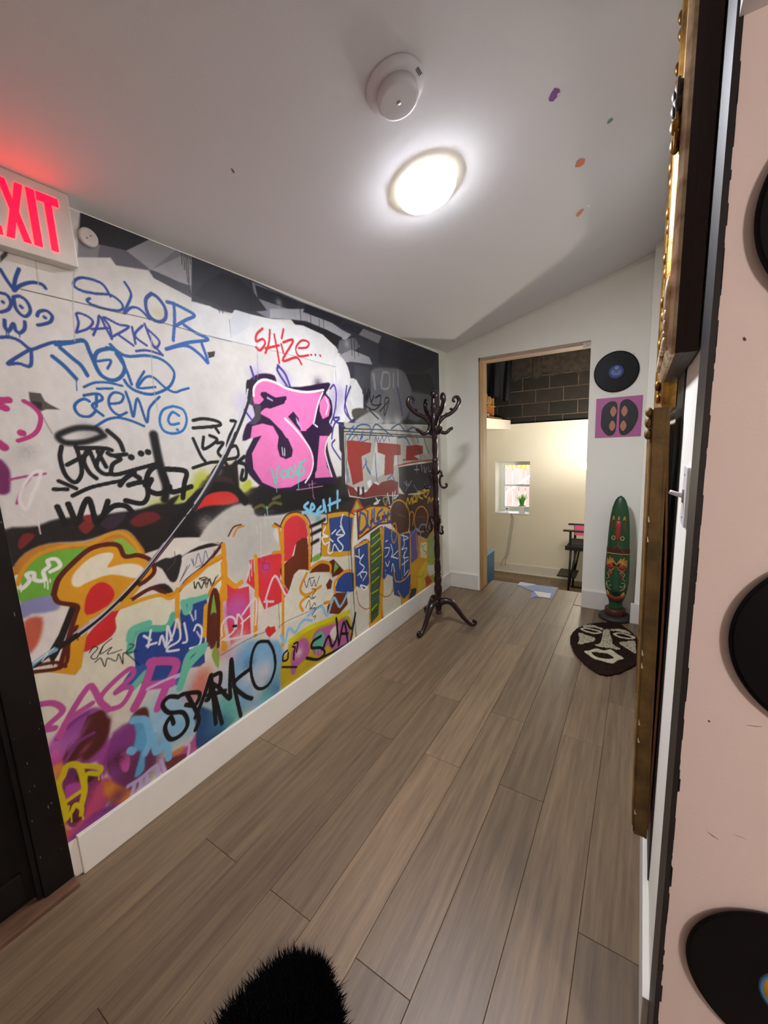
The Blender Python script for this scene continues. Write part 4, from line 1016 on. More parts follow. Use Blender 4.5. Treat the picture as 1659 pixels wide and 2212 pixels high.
letter('T', yT0, LW); yI = yT0 - gp * .6 - LW * .36; letter('I', yI, LW * .36); yX = yI - gp - LW * 1.06; letter('X', yX, LW * 1.06); letter('E', yX - gp - LW, LW)
# ---- small round plate beside the exit sign
q0 = on_plane((192, 512), 0, XL + .012)
rp = empty('wall_disc', (XL, q0.y, q0.z), 'small white plastic disc on the wall beside the exit sign', 'disc')
BX = basis((1, 0, 0), (0, 0, 1))
MB().lathe([(.029, .001), (.029, .010), (.026, .013), (.022, .0125), (.001, .0135)], 32, BX).build('plate', mat('disc_plastic', '#c9c3ba', .5), rp)
for s in (-1, 1): MB().lathe([(.003, .0125), (.003, .0145), (.0005, .0145)], 12, Matrix.Translation((0, s * .006, s * .005)) @ BX).build('screw', mat('disc_screw', '#8f8a84', .4), rp)

# ---- coat rack
RX, RY = -.912 * H, 1.931 * H
M_mah = mat('mahogany_gloss', '#260c0c', .28, noise=.4, nscale=8, stretch=(6, 6, 1), coat=.15, col2='#0e0505')
rk = empty('coat_rack', (RX, RY, 0), 'dark mahogany coat stand with carved scroll hooks by the mural', 'coat rack')
pole = [(.001, .095), (.022, .097), (.026, .105), (.026, .112), (.019, .118), (.018, .125), (.026, .14), (.027, .2), (.026, .215), (.03, .225), (.022, .235), (.024, .25), (.032, .29), (.031, .32), (.024, .345), (.028, .36), (.031, .385), (.029, .4), (.02, .415), (.028, .428), (.02, .44), (.025, .455), (.026, .49), (.02, .53), (.024, .538), (.018, .546), (.022, .58), (.0245, .63), (.019, .705), (.024, .713), (.019, .722), (.024, .731), (.019, .740), (.0215, .78), (.023, .82), (.02, .845), (.025, .853), (.02, .861), (.025, .869), (.021, .878), (.023, .9), (.023, .965), (.026, .975), (.02, .985), (.026, .995), (.02, 1.0), (.027, 1.01), (.02, 1.02), (.018, 1.06), (.022, 1.1), (.023, 1.14), (.019, 1.17), (.025, 1.178), (.020, 1.187), (.025, 1.196), (.020, 1.205), (.024, 1.22), (.024, 1.3), (.021, 1.31), (.026, 1.32), (.02, 1.33), (.017, 1.35), (.022, 1.4), (.021, 1.44), (.019, 1.48), (.026, 1.492), (.019, 1.504), (.026, 1.516), (.02, 1.528), (.024, 1.545), (.027, 1.56), (.027, 1.64), (.022, 1.655), (.017, 1.665), (.022, 1.69), (.025, 1.72), (.02, 1.735), (.024, 1.745), (.018, 1.755), (.02, 1.775), (.014, 1.785)]
MB().lathe(pole, 28).build('pole', M_mah, rk)
MB().ball((0, 0, 1.81), .027, 20, 14).build('finial', M_mah, rk)
vdir = math.atan2(1.931, -.912); right = vdir - math.pi / 2       # direction pointing right, seen from the corridor
def dirv(deg): a = right + math.radians(deg); return Vector((math.cos(a), math.sin(a), 0))
def sweep(parent, name, dv, prof, r, n=10, extra=None, flat=1.):
    pts = spline(prof, 6); ks = np.linspace(0, len(r) - 1, len(pts)); rs = np.interp(ks, range(len(r)), r)
    b = MB(); b.tube([dv * p[0] + Vector((0, 0, p[1])) for p in pts], list(rs), n, flat=flat)
    if extra: extra(b)
    return b.build(name, M_mah, parent)
for dg in (20, 110, 200, 290):
    dv = dirv(dg)
    def leaf(b, dv=dv):
        for (r_, z_, s_) in ((.135, 1.70, .013), (.204, 1.735, .009), (.06, 1.645, .014), (.10, 1.665, .012), (.045, 1.56, .012)): b.ball(dv * r_ + Vector((0, 0, z_)), (s_, s_, s_ * .8), 8, 6)
    sweep(rk, 'upper_hook', dv, [(.03, 1.56), (.045, 1.61), (.08, 1.645), (.13, 1.668), (.175, 1.705), (.2, 1.75), (.188, 1.785), (.16, 1.782), (.152, 1.76), (.166, 1.752)], [.012, .016, .015, .015, .016, .016, .013, .010, .009, .008], 10, leaf)
    sweep(rk, 'lower_hook', dv, [(.03, 1.60), (.04, 1.55), (.065, 1.528), (.095, 1.528), (.12, 1.548), (.135, 1.556)], [.014, .016, .014, .013, .013, .011], 10, lambda b, dv=dv: b.ball(dv * .136 + Vector((0, 0, 1.556)), .013, 10, 8))
def small_hook(dg, z0):
    dv = dirv(dg)
    def ex(b): 
        b.ball(dv * .085 + Vector((0, 0, z0 - .07)), .009, 8, 6); b.ball(dv * .058 + Vector((0, 0, z0 - .008)), .008, 8, 6)
    sweep(rk, 'small_hook', dv, [(.024, z0 + .01), (.036, z0 + .03), (.048, z0 + .02), (.05, z0 + .0), (.04, z0 - .02), (.034, z0 - .05), (.044, z0 - .085), (.066, z0 - .098), (.088, z0 - .09), (.093, z0 - .072), (.084, z0 - .066)], [.006, .008, .008, .008, .009, .009, .009, .009, .008, .007, .005], 8, ex)
for dg in (-25, 90, 205): small_hook(dg, 1.215)
for dg in (60, 180, 300): small_hook(dg, .865)
ctr = Vector((RX, RY, 0))
for fx, fy in ((-.938, 1.740), (-.734, 2.003), (-1.050, 2.045)):
    dv = Vector((fx * H - RX, fy * H - RY, 0)); L_ = dv.length; dv.normalize()
    sweep(rk, 'leg', dv, [(.015, .19), (.06, .205), (.105, .19), (.15, .135), (.195, .07), (L_ - .035, .022), (L_ - .005, .016), (L_ + .012, .032), (L_ + .002, .046), (L_ - .012, .04)], [.028, .027, .024, .021, .018, .015, .015, .013, .011, .009], 12, lambda b, dv=dv: (b.ball(dv * .1 + Vector((0, 0, .21)), (.016, .016, .01), 8, 6), b.ball(dv * .13 + Vector((0, 0, .18)), (.012, .012, .012), 8, 6), b.ball(dv * .16 + Vector((0, 0, .14)), .01, 8, 6)))

# ---- vinyl records
M_vin = mat('black_vinyl', '#08080a', .42, spec=.18)
def record(c_, n, up, label_col, lab, group, ring=None):
    B = basis(n, up); o = empty('vinyl_record', c_, lab, 'record', group)
    prof = [(.151, 0), (.1515, .0012), (.150, .0024), (.146, .0020)]
    r_ = .146
    while r_ > .062: prof += [(r_, .0021), (r_ - .0016, .0017)]; r_ -= .0032
    prof += [(.06, .0019), (.052, .0019)]
    MB().lathe(prof, 96, B).build('disc', M_vin, o)
    lo = MB().lathe([(.050, .0018), (.050, .0027), (.004, .0027), (.004, .0018)], 48, B).build('label_disc', mat('label_' + label_col, label_col, .55), o)
    if ring:
        MB().lathe([(.050, .0026), (.0502, .0029), (.044, .0029), (.044, .0026)], 48, B, close=False).build('label_ring', mat('label_' + ring, ring, .55), lo)
    M_pr = mat('label_print_pale', '#b9c4dc', .6)
    p = MB(); 
    for k, (hw, hz) in enumerate(((.030, .006), (.036, -.004), (.030, -.013), (.022, -.021))): p.box((-hw, hz - .0009, .0026), (hw, hz + .0009, .0030), B)
    p.build('label_print', M_pr, lo)
    MB().lathe([(.011, .0026), (.011, .0031), (.006, .0031), (.006, .0026)], 24, Matrix.Translation(B @ Vector((0, .028, 0))) @ B, close=False).build('label_emblem', M_pr, lo)
    return o
cq = on_plane((1331, 803), 1, YF - .008)
ro1 = record(cq, (0, -1, 0), (.12, 0, 1), '#4a5c98', 'black vinyl record with blue label above the pink album sleeve', 'vinyl records on the walls')
MB().box((-.002, -.006, -.004), (.004, .004, .01)).build('tape_tab', mat('clear_tape', '#e8e8e4', .3), ro1).location = (.106, 0, .115)
for hx, hz, lab, col, rg in ((.183, .197, 'black vinyl record pinned highest on the blush partition wall', '#d8c8a8', None), (.195, -.222, 'black vinyl record between two others on the blush partition wall', '#3a3a3c', None), (.184, -.655, 'black vinyl record with blue-rimmed yellow label lowest on the blush partition', '#d8ae28', '#2f6a9a')):
    record(Vector((hx * H, YP - .008, H + hz * H)), (0, -1, 0), (0, 0, 1), col, lab, 'vinyl records on the walls', rg)
# ---- album sleeve: plain stand-in in the same colours
a0 = on_plane((1285, 946), 1, YF - .004); a1 = on_plane((1389, 853), 1, YF - .004)
ax, az, aw, ah = (a0.x + a1.x) / 2, (a0.z + a1.z) / 2, a1.x - a0.x, a1.z - a0.z
al = empty('album_sleeve', (ax, YF, az), 'pink square record sleeve with dark abstract shapes below the record', 'album sleeve')
MB().box((-aw / 2, -.006, -ah / 2), (aw / 2, -.001, ah / 2), bev=.0008).build('sleeve', mat('pink_card', '#b5629a', .45, noise=.1, nscale=6), al)
FX = Matrix(((1, 0, 0, 0), (0, 0, -1, 0), (0, 1, 0, 0), (0, 0, 0, 1)))
def print_shape(name, pts, col, lay):
    pp = spline([(p[0] * aw / 2, p[1] * ah / 2) for p in pts], 5, True)
    MB().prism(pp, .006 + .0002 * lay, .0062 + .0002 * lay, FX).build(name, mat('card_' + col, col, .5), al)
print_shape('dark_print', [(-.75, .0), (-.7, .5), (-.4, .8), (-.08, .7), (-.05, .0), (-.1, -.75), (-.4, -.92), (-.72, -.5)], '#1a1a1e', 1)
print_shape('dark_print', [(.05, .0), (.08, .7), (.4, .85), (.75, .5), (.86, .0), (.7, -.55), (.4, -.9), (.1, -.8)], '#1a1a1e', 1)
for sx_, sy_ in ((-.22, .3), (-.24, -.42), (.26, .28), (.24, -.45)):
    print_shape('tan_print', [(sx_ - .14, sy_), (sx_, sy_ + .27), (sx_ + .14, sy_), (sx_, sy_ - .27)], '#b4785c', 2)

# ---- tiki statue
TX, TY = -.122, 3.552
tk = empty('tiki_statue', (TX, TY, 0), 'tall green carved tiki mask statue with red lips in the corner', 'statue', rz=-.10)
M_tg = mat('tiki_green', '#24502f', .38, noise=.35, nscale=11, stretch=(4, 4, 1), bump=.15)
M_tr = mat('tiki_red', '#9c3226', .45, noise=.25, nscale=20); M_ty = mat('tiki_yellow', '#c08a3c', .5, noise=.25, nscale=25)
M_tb = mat('tiki_brown', '#4a2418', .5, noise=.4, nscale=14); M_tc = mat('tiki_cream', '#b9a074', .55)
VS, HSc = .00073, .00066
tz = lambda y: (1490 - y) * VS
prof = [(130, 4), (150, 36), (190, 60), (260, 82), (340, 95), (450, 106), (560, 112), (690, 117), (740, 120), (760, 121), (860, 127), (960, 130), (1060, 128), (1140, 120), (1200, 108), (1250, 92), (1285, 78), (1310, 70), (1335, 70), (1375, 78)]
py_ = [p[0] for p in prof]; pw_ = [p[1] for p in prof]
hw = lambda y: np.interp(y, py_, pw_) * HSc
DEP = .62
b = MB(); n = 36; vs = []; ys = list(np.linspace(130, 1375, 70))
for y in ys:
    for j in range(n):
        a = 2 * math.pi * j / n; vs.append((hw(y) * math.cos(a), hw(y) * DEP * math.sin(a), tz(y)))
fs = [(i * n + j, i * n + (j + 1) % n, (i + 1) * n + (j + 1) % n, (i + 1) * n + j) for i in range(len(ys) - 1) for j in range(n)] + [tuple(range(n)), tuple(range(len(ys) * n - 1, (len(ys) - 1) * n - 1, -1))]
b.add(vs, fs, True); b.build('body', M_tg, tk)
def ts(x, y, off=0.):                     # point on the carved front; x in the same units as the profile
    h_ = hw(y); xx_ = max(-.97, min(.97, x * HSc / h_)); s_ = math.sqrt(1 - xx_ * xx_)
    nrm = Vector((xx_, -s_ / DEP, 0)).normalized()
    return Vector((h_ * xx_, -h_ * DEP * s_, tz(y))) + nrm * off
def tstroke(name, paths, r, m_, off=.001, parent=tk):
    b = MB()
    for p in paths: b.tube([ts(x, y, off) for x, y in spline(p, 5)], r, 6)
    return b.build(name, m_, parent)
def tfill(name, poly, m_, off=.0035, parent=tk):
    b = MB(); P = spline(poly, 4, True); cx_ = sum(p[0] for p in P) / len(P); cy_ = sum(p[1] for p in P) / len(P)
    rings = [1., .93, .6]; vs = []; k = len(P)
    for ri, f in enumerate(rings): vs += [ts(cx_ + (p[0] - cx_) * f, cy_ + (p[1] - cy_) * f, -.002 if ri == 0 else off * (1 if ri == 1 else 1.25)) for p in P]
    vs.append(ts(cx_, cy_, off * 1.35)); fs = []
    for ri in range(2): fs += [(ri * k + i, ri * k + (i + 1) % k, (ri + 1) * k + (i + 1) % k, (ri + 1) * k + i) for i in range(k)]
    fs += [(2 * k + i, 2 * k + (i + 1) % k, 3 * k) for i in range(k)]
    b.add(vs, fs, True); return b.build(name, m_, parent)
for dx in (-55, 0, 55): tfill('crown_spike', [(dx - 14, 385), (dx, 335), (dx + 14, 385), (dx, 378)], M_ty, .003)
tfill('tongue', [(-28, 395), (28, 395), (26, 480), (22, 570), (10, 600), (-10, 600), (-22, 570), (-28, 480)], M_tr, .006)
for pth in ([(0, 600), (0, 650), (-30, 690), (-60, 720)], [(0, 650), (40, 700), (70, 730)], [(-70, 390), (-62, 440), (-70, 500)], [(70, 400), (62, 450), (72, 500)]): tstroke('red_streak', [pth], .003, M_tr)
for q_ in (-45, 45): tstroke('nostril_ring', [[(q_ + 18 * math.cos(a), 575 + 20 * math.sin(a)) for a in np.linspace(0, 6.28, 12)]], .003, M_tc)
b = MB()
for y0, y1, m_ in ((690, 735, M_tb),):
    vs = []
    for y in (y0, (y0 + y1) / 2, y1):
        for j in range(n): a = 2 * math.pi * j / n; vs.append(((hw(y) + .0015) * math.cos(a), (hw(y) * DEP + .0015) * math.sin(a), tz(y)))
    MB().add(vs, [(i * n + j, i * n + (j + 1) % n, (i + 1) * n + (j + 1) % n, (i + 1) * n + j) for i in range(2) for j in range(n)], True).build('brown_band', m_, tk)
tstroke('yellow_band', [[(x, 745 + abs(x) * .03) for x in range(-115, 116, 12)]], .004, M_ty)
tfill('flame_mask', [(0, 905), (-40, 935), (-85, 930), (-108, 880), (-105, 800), (-88, 850), (-78, 775), (-58, 840), (-45, 785), (-25, 845), (0, 890), (25, 845), (45, 785), (58, 840), (78, 775), (88, 850), (105, 800), (108, 880), (85, 930), (40, 935)], M_ty, .004)
for s in (-1, 1):
    e_ = tfill('eye', [(s * 20, 890), (s * 45, 860), (s * 80, 862), (s * 98, 885), (s * 80, 915), (s * 45, 915)], M_tr, .007)
    tstroke('eyelid', [[(s * 22, 892), (s * 60, 905), (s * 96, 890)]], .003, M_tb, .008, e_)
    tfill('cheek', [(s * 62 - 16, 975), (s * 62, 955), (s * 62 + 16, 975), (s * 62, 1000)], M_tr, .004)
    tstroke('swirl', [[(s * 40, 960), (s * 62, 940), (s * 88, 970), (s * 70, 1010), (s * 95, 1040)], [(s * 100, 1080), (s * 85, 1130), (s * 45, 1150), (s * 30, 1120), (s * 55, 1100), (s * 70, 1125)], [(s * 60, 1060), (s * 95, 1070), (s * 80, 1110)]], .0024, M_tc)
    tfill('fang', [(s * 55, 1215), (s * 88, 1165), (s * 92, 1215)], M_ty, .005)
tfill('mouth', [(-85, 1225), (-55, 1215), (-22, 1222), (0, 1230), (22, 1222), (55, 1215), (85, 1225), (55, 1262), (0, 1278), (-55, 1262)], M_tr, .010)
tstroke('lip_line', [[(-80, 1228), (-40, 1240), (0, 1246), (40, 1240), (80, 1228)]], .003, M_tb, .0145)
b = MB(); vs = []; rows = list(np.linspace(870, 1175, 16))
for i, y in enumerate(rows):
    f = (y - 870) / 305; wd_ = (13 + 24 * f) * HSc; pr = .006 + .03 * f * (1 if f < .93 else .6)
    y_f = -hw(y) * DEP
    vs += [(-wd_ * 1.5, y_f + .004, tz(y)), (-wd_, y_f - pr * .6, tz(y)), (0, y_f - pr, tz(y)), (wd_, y_f - pr * .6, tz(y)), (wd_ * 1.5, y_f + .004, tz(y))]
fs = [(i * 5 + j, i * 5 + j + 1, (i + 1) * 5 + j + 1, (i + 1) * 5 + j) for i in range(len(rows) - 1) for j in range(4)] + [(75, 76, 77, 78, 79), (0, 1, 2, 3, 4)]
b.add(vs, fs, True); b.build('nose', M_tg, tk)
MB().lathe([(.070, .03), (.073, .035), (.073, .085), (.066, .09)], 36).build('plinth', M_tb, tk)
MB().lathe([(.112, .0), (.118, .008), (.116, .022), (.1, .034), (.075, .036)], 40).build('base', mat('tiki_base', '#2e2a28', .6, noise=.3), tk)

# ---- face rug
def floor_px(p, z=0.): return on_plane(p, 2, z)
V4 = (1220, 1040, 200 / 1005)
def r4(x, y, z=.012): q_ = floor_px((V4[0] + x * V4[2], V4[1] + y * V4[2]), z); return (q_.x, q_.y)
out = [(410, 1530), (490, 1530), (575, 1538), (650, 1580), (740, 1650), (800, 1730), (838, 1790), (842, 1860), (832, 1940), (760, 1985), (650, 2050), (540, 2085), (470, 2098), (370, 2080), (300, 2040), (230, 1985), (130, 1880), (85, 1800), (65, 1740), (62, 1690), (85, 1640), (150, 1585), (270, 1545)]
op = [r4(*p) for p in out]; rcx = sum(p[0] for p in op) / len(op); rcy = sum(p[1] for p in op) / len(op)
rug = empty('face_rug', (rcx, rcy, 0), 'small brown tufted rug with a cream face design', 'rug')
M_rb = mat('rug_brown', '#33231c', .95, noise=.45, nscale=60, bump=.9, bscale=160, spec=.1); M_rc = mat('rug_cream', '#c9c0a4', .95, noise=.25, nscale=70, bump=.9, bscale=160, spec=.1)
def pad(poly, z0, z1, name, m_, jit, tuft, tl):
    P = spline(poly, 6, True); P = [(p[0] - rcx + rng.normal(0, jit), p[1] - rcy + rng.normal(0, jit)) for p in P]
    b = MB(); b.prism(P, z0, z1)
    A = np.array(P); lo_, hi_ = A.min(0), A.max(0); k = 0
    cnt = int(tuft * (hi_[0] - lo_[0]) * (hi_[1] - lo_[1]))
    for _ in range(cnt):
        x, y = rng.uniform(lo_, hi_); ins = False
        for p, q_ in zip(P, P[1:] + P[:1]):
            if (p[1] > y) != (q_[1] > y) and x < (q_[0] - p[0]) * (y - p[1]) / (q_[1] - p[1]) + p[0]: ins = not ins
        if not ins: continue
        r_ = .0045; a = rng.uniform(0, 6.28); t_ = (x + rng.normal(0, .004), y + rng.normal(0, .004), z1 + tl * rng.uniform(.5, 1))
        b.add([(x + r_ * math.cos(a + g), y + r_ * math.sin(a + g), z1 - .001) for g in (0, 2.1, 4.2)] + [t_], [(0, 1, 3), (1, 2, 3), (2, 0, 3)], True)
    return b.build(name, m_, rug)
pad(op, .0, .012, 'pile', M_rb, .0025, 26000, .007)
for nm, pl in (('eyebrow', [(205, 1565), (280, 1560), (360, 1580), (420, 1605), (400, 1615), (330, 1592), (250, 1585), (210, 1585)]), ('eyebrow', [(505, 1608), (580, 1605), (660, 1620), (715, 1652), (700, 1660), (630, 1640), (560, 1625), (510, 1625)]),
               ('cheek', [(155, 1645), (230, 1670), (320, 1700), (318, 1735), (240, 1755), (150, 1770), (158, 1700)]), ('cheek', [(590, 1755), (670, 1740), (755, 1735), (768, 1800), (770, 1870), (700, 1830), (640, 1795)]),
               ('nose', [(425, 1618), (485, 1612), (490, 1660), (510, 1720), (525, 1775), (600, 1815), (570, 1828), (500, 1812), (420, 1805), (330, 1780), (390, 1755), (405, 1700)])):
    pad([r4(*p) for p in pl], .010, .0145, nm, M_rc, .0012, 26000, .006)
def ring(cx, cy, pts_o, pts_i, nm):
    o_ = spline([r4(*p) for p in pts_o], 6, True); i_ = spline([r4(*p) for p in pts_i], 6, True)
    k = len(o_); b = MB(); vs = []
    for z in (.010, .0165):
        vs += [(p[0] - rcx + rng.normal(0, .001), p[1] - rcy + rng.normal(0, .001), z) for p in o_] + [(p[0] - rcx, p[1] - rcy, z) for p in i_]
    fs = []
    for i in range(k):
        j_ = (i + 1) % k
        fs += [(2 * k + i, 2 * k + j_, 3 * k + j_, 3 * k + i), (i, j_, 2 * k + j_, 2 * k + i), (k + j_, k + i, 3 * k + i, 3 * k + j_), (i, k + i, k + j_, j_)]
    b.add(vs, fs); b.build(nm, M_rc, rug)
ring(0, 0, [(168, 1600), (230, 1592), (320, 1610), (390, 1630), (395, 1650), (330, 1660), (240, 1640), (185, 1620)], [(195, 1605), (240, 1604), (310, 1618), (365, 1635), (365, 1643), (320, 1646), (250, 1630), (210, 1615)], 'eye')
ring(0, 0, [(528, 1655), (600, 1645), (690, 1668), (760, 1690), (755, 1712), (690, 1715), (600, 1700), (540, 1675)], [(560, 1660), (610, 1656), (680, 1676), (730, 1694), (728, 1702), (680, 1703), (610, 1690), (570, 1675)], 'eye')
ring(0, 0, [(210, 1850), (270, 1840), (340, 1818), (420, 1840), (500, 1830), (570, 1880), (638, 1925), (580, 1945), (520, 1980), (430, 1960), (320, 1930), (260, 1890)], [(285, 1860), (330, 1855), (380, 1862), (440, 1868), (490, 1885), (530, 1915), (520, 1928), (460, 1932), (400, 1925), (350, 1912), (310, 1890), (295, 1872)], 'mouth')

# ---- black shaggy rug in the foreground
tip = floor_px((690, 2110)); aR = floor_px((540, 2225)); bR = floor_px((836, 2225))
axis = Vector((-.06, -1, 0)).normalized(); side = Vector((-axis.y, axis.x, 0))
shag = empty('shaggy_rug', (-.62, .10, 0), 'black shaggy fur rug lying on the plank floor', 'rug')
def half(t): return .165 * math.sqrt(max(0, 1 - (1 - min(t / .2, 1)) ** 2)) + .05 * min(max((t - .2) / .4, 0), 1)
cen = lambda t: Vector((tip.x, tip.y, 0)) + axis * t + Vector((.0 + .10 * min(t / .12, 1), 0, 0)) * .35
poly = []; N_ = 40; Ltot = .95
tt = np.concatenate([np.linspace(0, .2, 16) ** 1.0, np.linspace(.22, Ltot - .12, 12), np.linspace(Ltot - .1, Ltot, 6)])
hh = [half(t) * (1 if t < Ltot - .12 else math.sqrt(max(0, 1 - ((t - Ltot + .12) / .12) ** 2))) for t in tt]
poly = [cen(t) + side * h_ for t, h_ in zip(tt, hh)] + [cen(t) - side * h_ for t, h_ in zip(tt[::-1], hh[::-1])]
P2 = [(p.x + .62, p.y - .10) for p in poly]
M_fur = mat('black_fur', '#060506', .9, spec=.08)
MB().prism(P2, 0, .022).build('hide', M_fur, shag)
vs = []; fs = []; cnt = 0
for _ in range(26000):
    i = rng.integers(0, len(tt) - 1); f = rng.random(); t = tt[i] * (1 - f) + tt[i + 1] * f; h_ = hh[i] * (1 - f) + hh[i + 1] * f
    u_ = rng.uniform(-1, 1); p = cen(t) + side * h_ * u_
    x, y = p.x + .62, p.y - .10
    out_ = side * u_ * .6 - axis * (.6 if t < .2 else 0) * (1 - t / .2 if t < .2 else 0)
    tp = Vector((x, y, .022)) + out_ * .022 + Vector((rng.normal(0, .012), rng.normal(0, .012), rng.uniform(.012, .03)))
    a = rng.uniform(0, 3.14); w_ = .0028; k0 = len(vs)
    vs += [(x - w_ * math.cos(a), y - w_ * math.sin(a), .018), (x + w_ * math.cos(a), y + w_ * math.sin(a), .018), tuple(tp)]; fs.append((k0, k0 + 1, k0 + 2))
me_ = bpy.data.meshes.new('fur'); me_.from_pydata(vs, [], fs); me_.materials.append(M_fur); fo = link('fur', me_, shag); fo['kind'] = 'stuff'

# ---- light switch
lsw = empty('light_switch', (XR, .675 * H, H - .085 * H), 'white toggle light switch on the narrow white wall', 'light switch')
MB().box((-.007, -.036, -.058), (0, .036, .058), bev=.003).build('plate', mat('switch_plate', '#d8d8da', .35), lsw)
MB().box((-.010, -.006, -.013), (-.006, .006, .013), bev=.001).build('toggle_slot', mat('switch_shadow', '#b0b0b4', .4), lsw)
MB().tube([(-.006, 0, 0), (-.02, 0, .004), (-.03, 0, .008)], [.005, .0045, .004], 8).build('toggle', M_white, lsw)
for s in (-1, 1): MB().ball((-.007, 0, s * .042), (.0015, .003, .003), 8, 6).build('screw', mat('switch_screw', '#b8b8bc', .3, metal=.6), lsw)

# ---- gilt frames on the right wall
M_gold = mat('gilt', '#b98a3a', .35, metal=.75, noise=.45, nscale=18, bump=.3, bscale=70, col2='#5c3d14')
M_goldp = mat('pale_gilt', '#f0deba', .35, metal=.1, noise=.3, nscale=24, col2='#8f7250')
M_brn = mat('dark_bronze_side', '#33241f', .5, noise=.35, nscale=6, stretch=(3, 3, .5))
M_mirror = mat('mirror_glass', '#d8dcdc', .03, metal=1.0)
def frame_sides(root, name, prof, y0, y1, z0, z1, m_, xw=0.):
    # prof: (distance from the wall, inset from the rim); four mitred rails
    cs = [(y0, z0, 1, 1), (y1, z0, -1, 1), (y1, z1, -1, -1), (y0, z1, 1, -1)]
    k = len(prof)
    for i in range(4):
        vs = []
        for c_ in (cs[i], cs[(i + 1) % 4]):
            vs += [(xw - d_, c_[0] + c_[2] * w_, c_[1] + c_[3] * w_) for d_, w_ in prof]
        fs = [(j_, j_ + 1, k + j_ + 1, k + j_) for j_ in range(k - 1)] + [(k - 1, 0, k, 2 * k - 1), tuple(range(k)), tuple(range(2 * k - 1, k - 1, -1))]
        MB().add(vs, fs).build(name, m_, root)
# tall dark-sided mirror with pale gilt mouldings
y0, y1, z0, z1 = .66 * H, 1.015 * H, H + .10 * H, 2.60
f1 = empty('mirror', (XR - .004, y0, z0), 'tall gilt mirror with dark brown sides hanging on the white wall', 'mirror')
W_, Hh = y1 - y0, z1 - z0
frame_sides(f1, 'frame_rail', [(0, 0), (.020, 0), (.020, .001), (.040, .001), (.040, .004), (.030, .07), (0, .07)], 0, W_, 0, Hh, M_brn)
for q_, (a, c_) in enumerate(((.0400, .003), (.0425, .010), (.0445, .018))):
    frame_sides(f1, 'gilt_moulding', [(a - .006, c_ - .003), (a, c_ - .0025), (a + .003, c_), (a + .002, c_ + .004), (a - .006, c_ + .006)], 0, W_, 0, Hh, M_goldp)
frame_sides(f1, 'gilt_moulding', [(.038, .027), (.045, .030), (.048, .045), (.045, .058), (.035, .07)], 0, W_, 0, Hh, M_gold)
MB().box((-.03, .065, .065), (-.026, W_ - .065, Hh - .065)).build('mirror_glass', M_mirror, f1)
def zat(py, yv):                            # local height on this mirror for a photo row, at depth yv
    r = ray((1445, py)); return H + r[2] / r[1] * yv - z0
for py_px, rz_, rr in ((638, .034, .010), (655, .022, .009), (682, .016, .009), (703, .016, .009), (722, .008, .007), (742, .015, .008)):
    MB().ball((-.0490, .026, zat(py_px, y0 + .03)), (.007, rr, rz_), 10, 8).build('carved_bead', M_goldp, f1)
for i in range(16):
    py_px = 205 + i * 7.6; zc_ = zat(py_px, y0 + .04)
    a = MB(); a.ball((-.051 - .004 * math.sin(i * 1.3), .036 + .008 * math.sin(i), zc_), (.009, .012, .014), 8, 6)
    a.tube([(-.054, .036 + .014 * math.cos(g), zc_ + .016 * math.sin(g)) for g in np.linspace(0, 4.5, 8)], .003, 6); a.build('carved_scroll', M_gold if i > 7 else M_brn, f1)
for i in range(9):
    MB().ball((-.050, .05 + i * .05, .03), (.006, .016, .009), 8, 6).build('carved_bead', M_goldp, f1)
# ornate gold mirror beyond it
y0b, y1b, z0b, z1b = 1.045 * H, 1.47 * H, H + .052 * H, 2.50
f2 = empty('mirror', (XR - .003, y0b, z0b), 'ornate all-gold mirror hanging beyond the dark-sided mirror', 'mirror')
W2, H2 = y1b - y0b, z1b - z0b
frame_sides(f2, 'frame_rail', [(0, 0), (.02, 0), (.034, .004), (.04, .02), (.046, .035), (.04, .06), (.02, .08), (0, .08)], 0, W2, 0, H2, M_gold)
MB().box((-.02, .075, .075), (-.016, W2 - .075, H2 - .075)).build('mirror_glass', M_mirror, f2)
for i in range(26):
    MB().ball((-.044 - .004 * math.sin(i * 2.1), .03, .03 + i * .04), (.008, .014, .016), 8, 6).build('carved_leaf', M_gold, f2)
# battered brown-gold frame tipping forward below
y0c, y1c, z0c, z1c = .85 * H, 1.36 * H, H - .805 * H, H + .045 * H
M_old = mat('worn_gilt', '#86662f', .6, metal=.15, noise=.4, nscale=14, bump=.35, bscale=90, col2='#4e3a1a')
f3 = empty('mirror', (XR - .008, y0c, z0c), 'battered brown-gold framed mirror tipping forward below the others', 'mirror')
f3.rotation_euler = (0, -.0135, 0)
W3, H3 = y1c - y0c, z1c - z0c
frame_sides(f3, 'frame_rail', [(.004, 0), (.010, 0), (.010, .001), (.036, .001), (.036, .004), (.039, .005), (.039, .009), (.036, .010), (.042, .016), (.044, .05), (.03, .07), (.004, .07)], 0, W3, 0, H3, M_old)
MB().box((-.02, .065, .065), (-.016, W3 - .065, H3 - .065)).build('mirror_glass', M_mirror, f3)
bb = MB(); ys_ = np.linspace(.03, H3 - .02, 14); vs = []
for z in ys_:
    bow = .010 * math.sin((z / H3) * math.pi) ** 2 + .001 * math.sin(z * 9)
    vs += [(bow - .006, .004, z), (bow - .001, .004, z), (bow - .001, .30, z), (bow - .006, .30, z)]
bb.add(vs, [(i * 4 + j_, i * 4 + (j_ + 1) % 4, i * 4 + 4 + (j_ + 1) % 4, i * 4 + 4 + j_) for i in range(13) for j_ in range(4)] + [(0, 1, 2, 3), (55, 54, 53, 52)]); bb.build('backing_board', mat('orange_backing', '#8a5530', .7, noise=.3, nscale=10), f3)
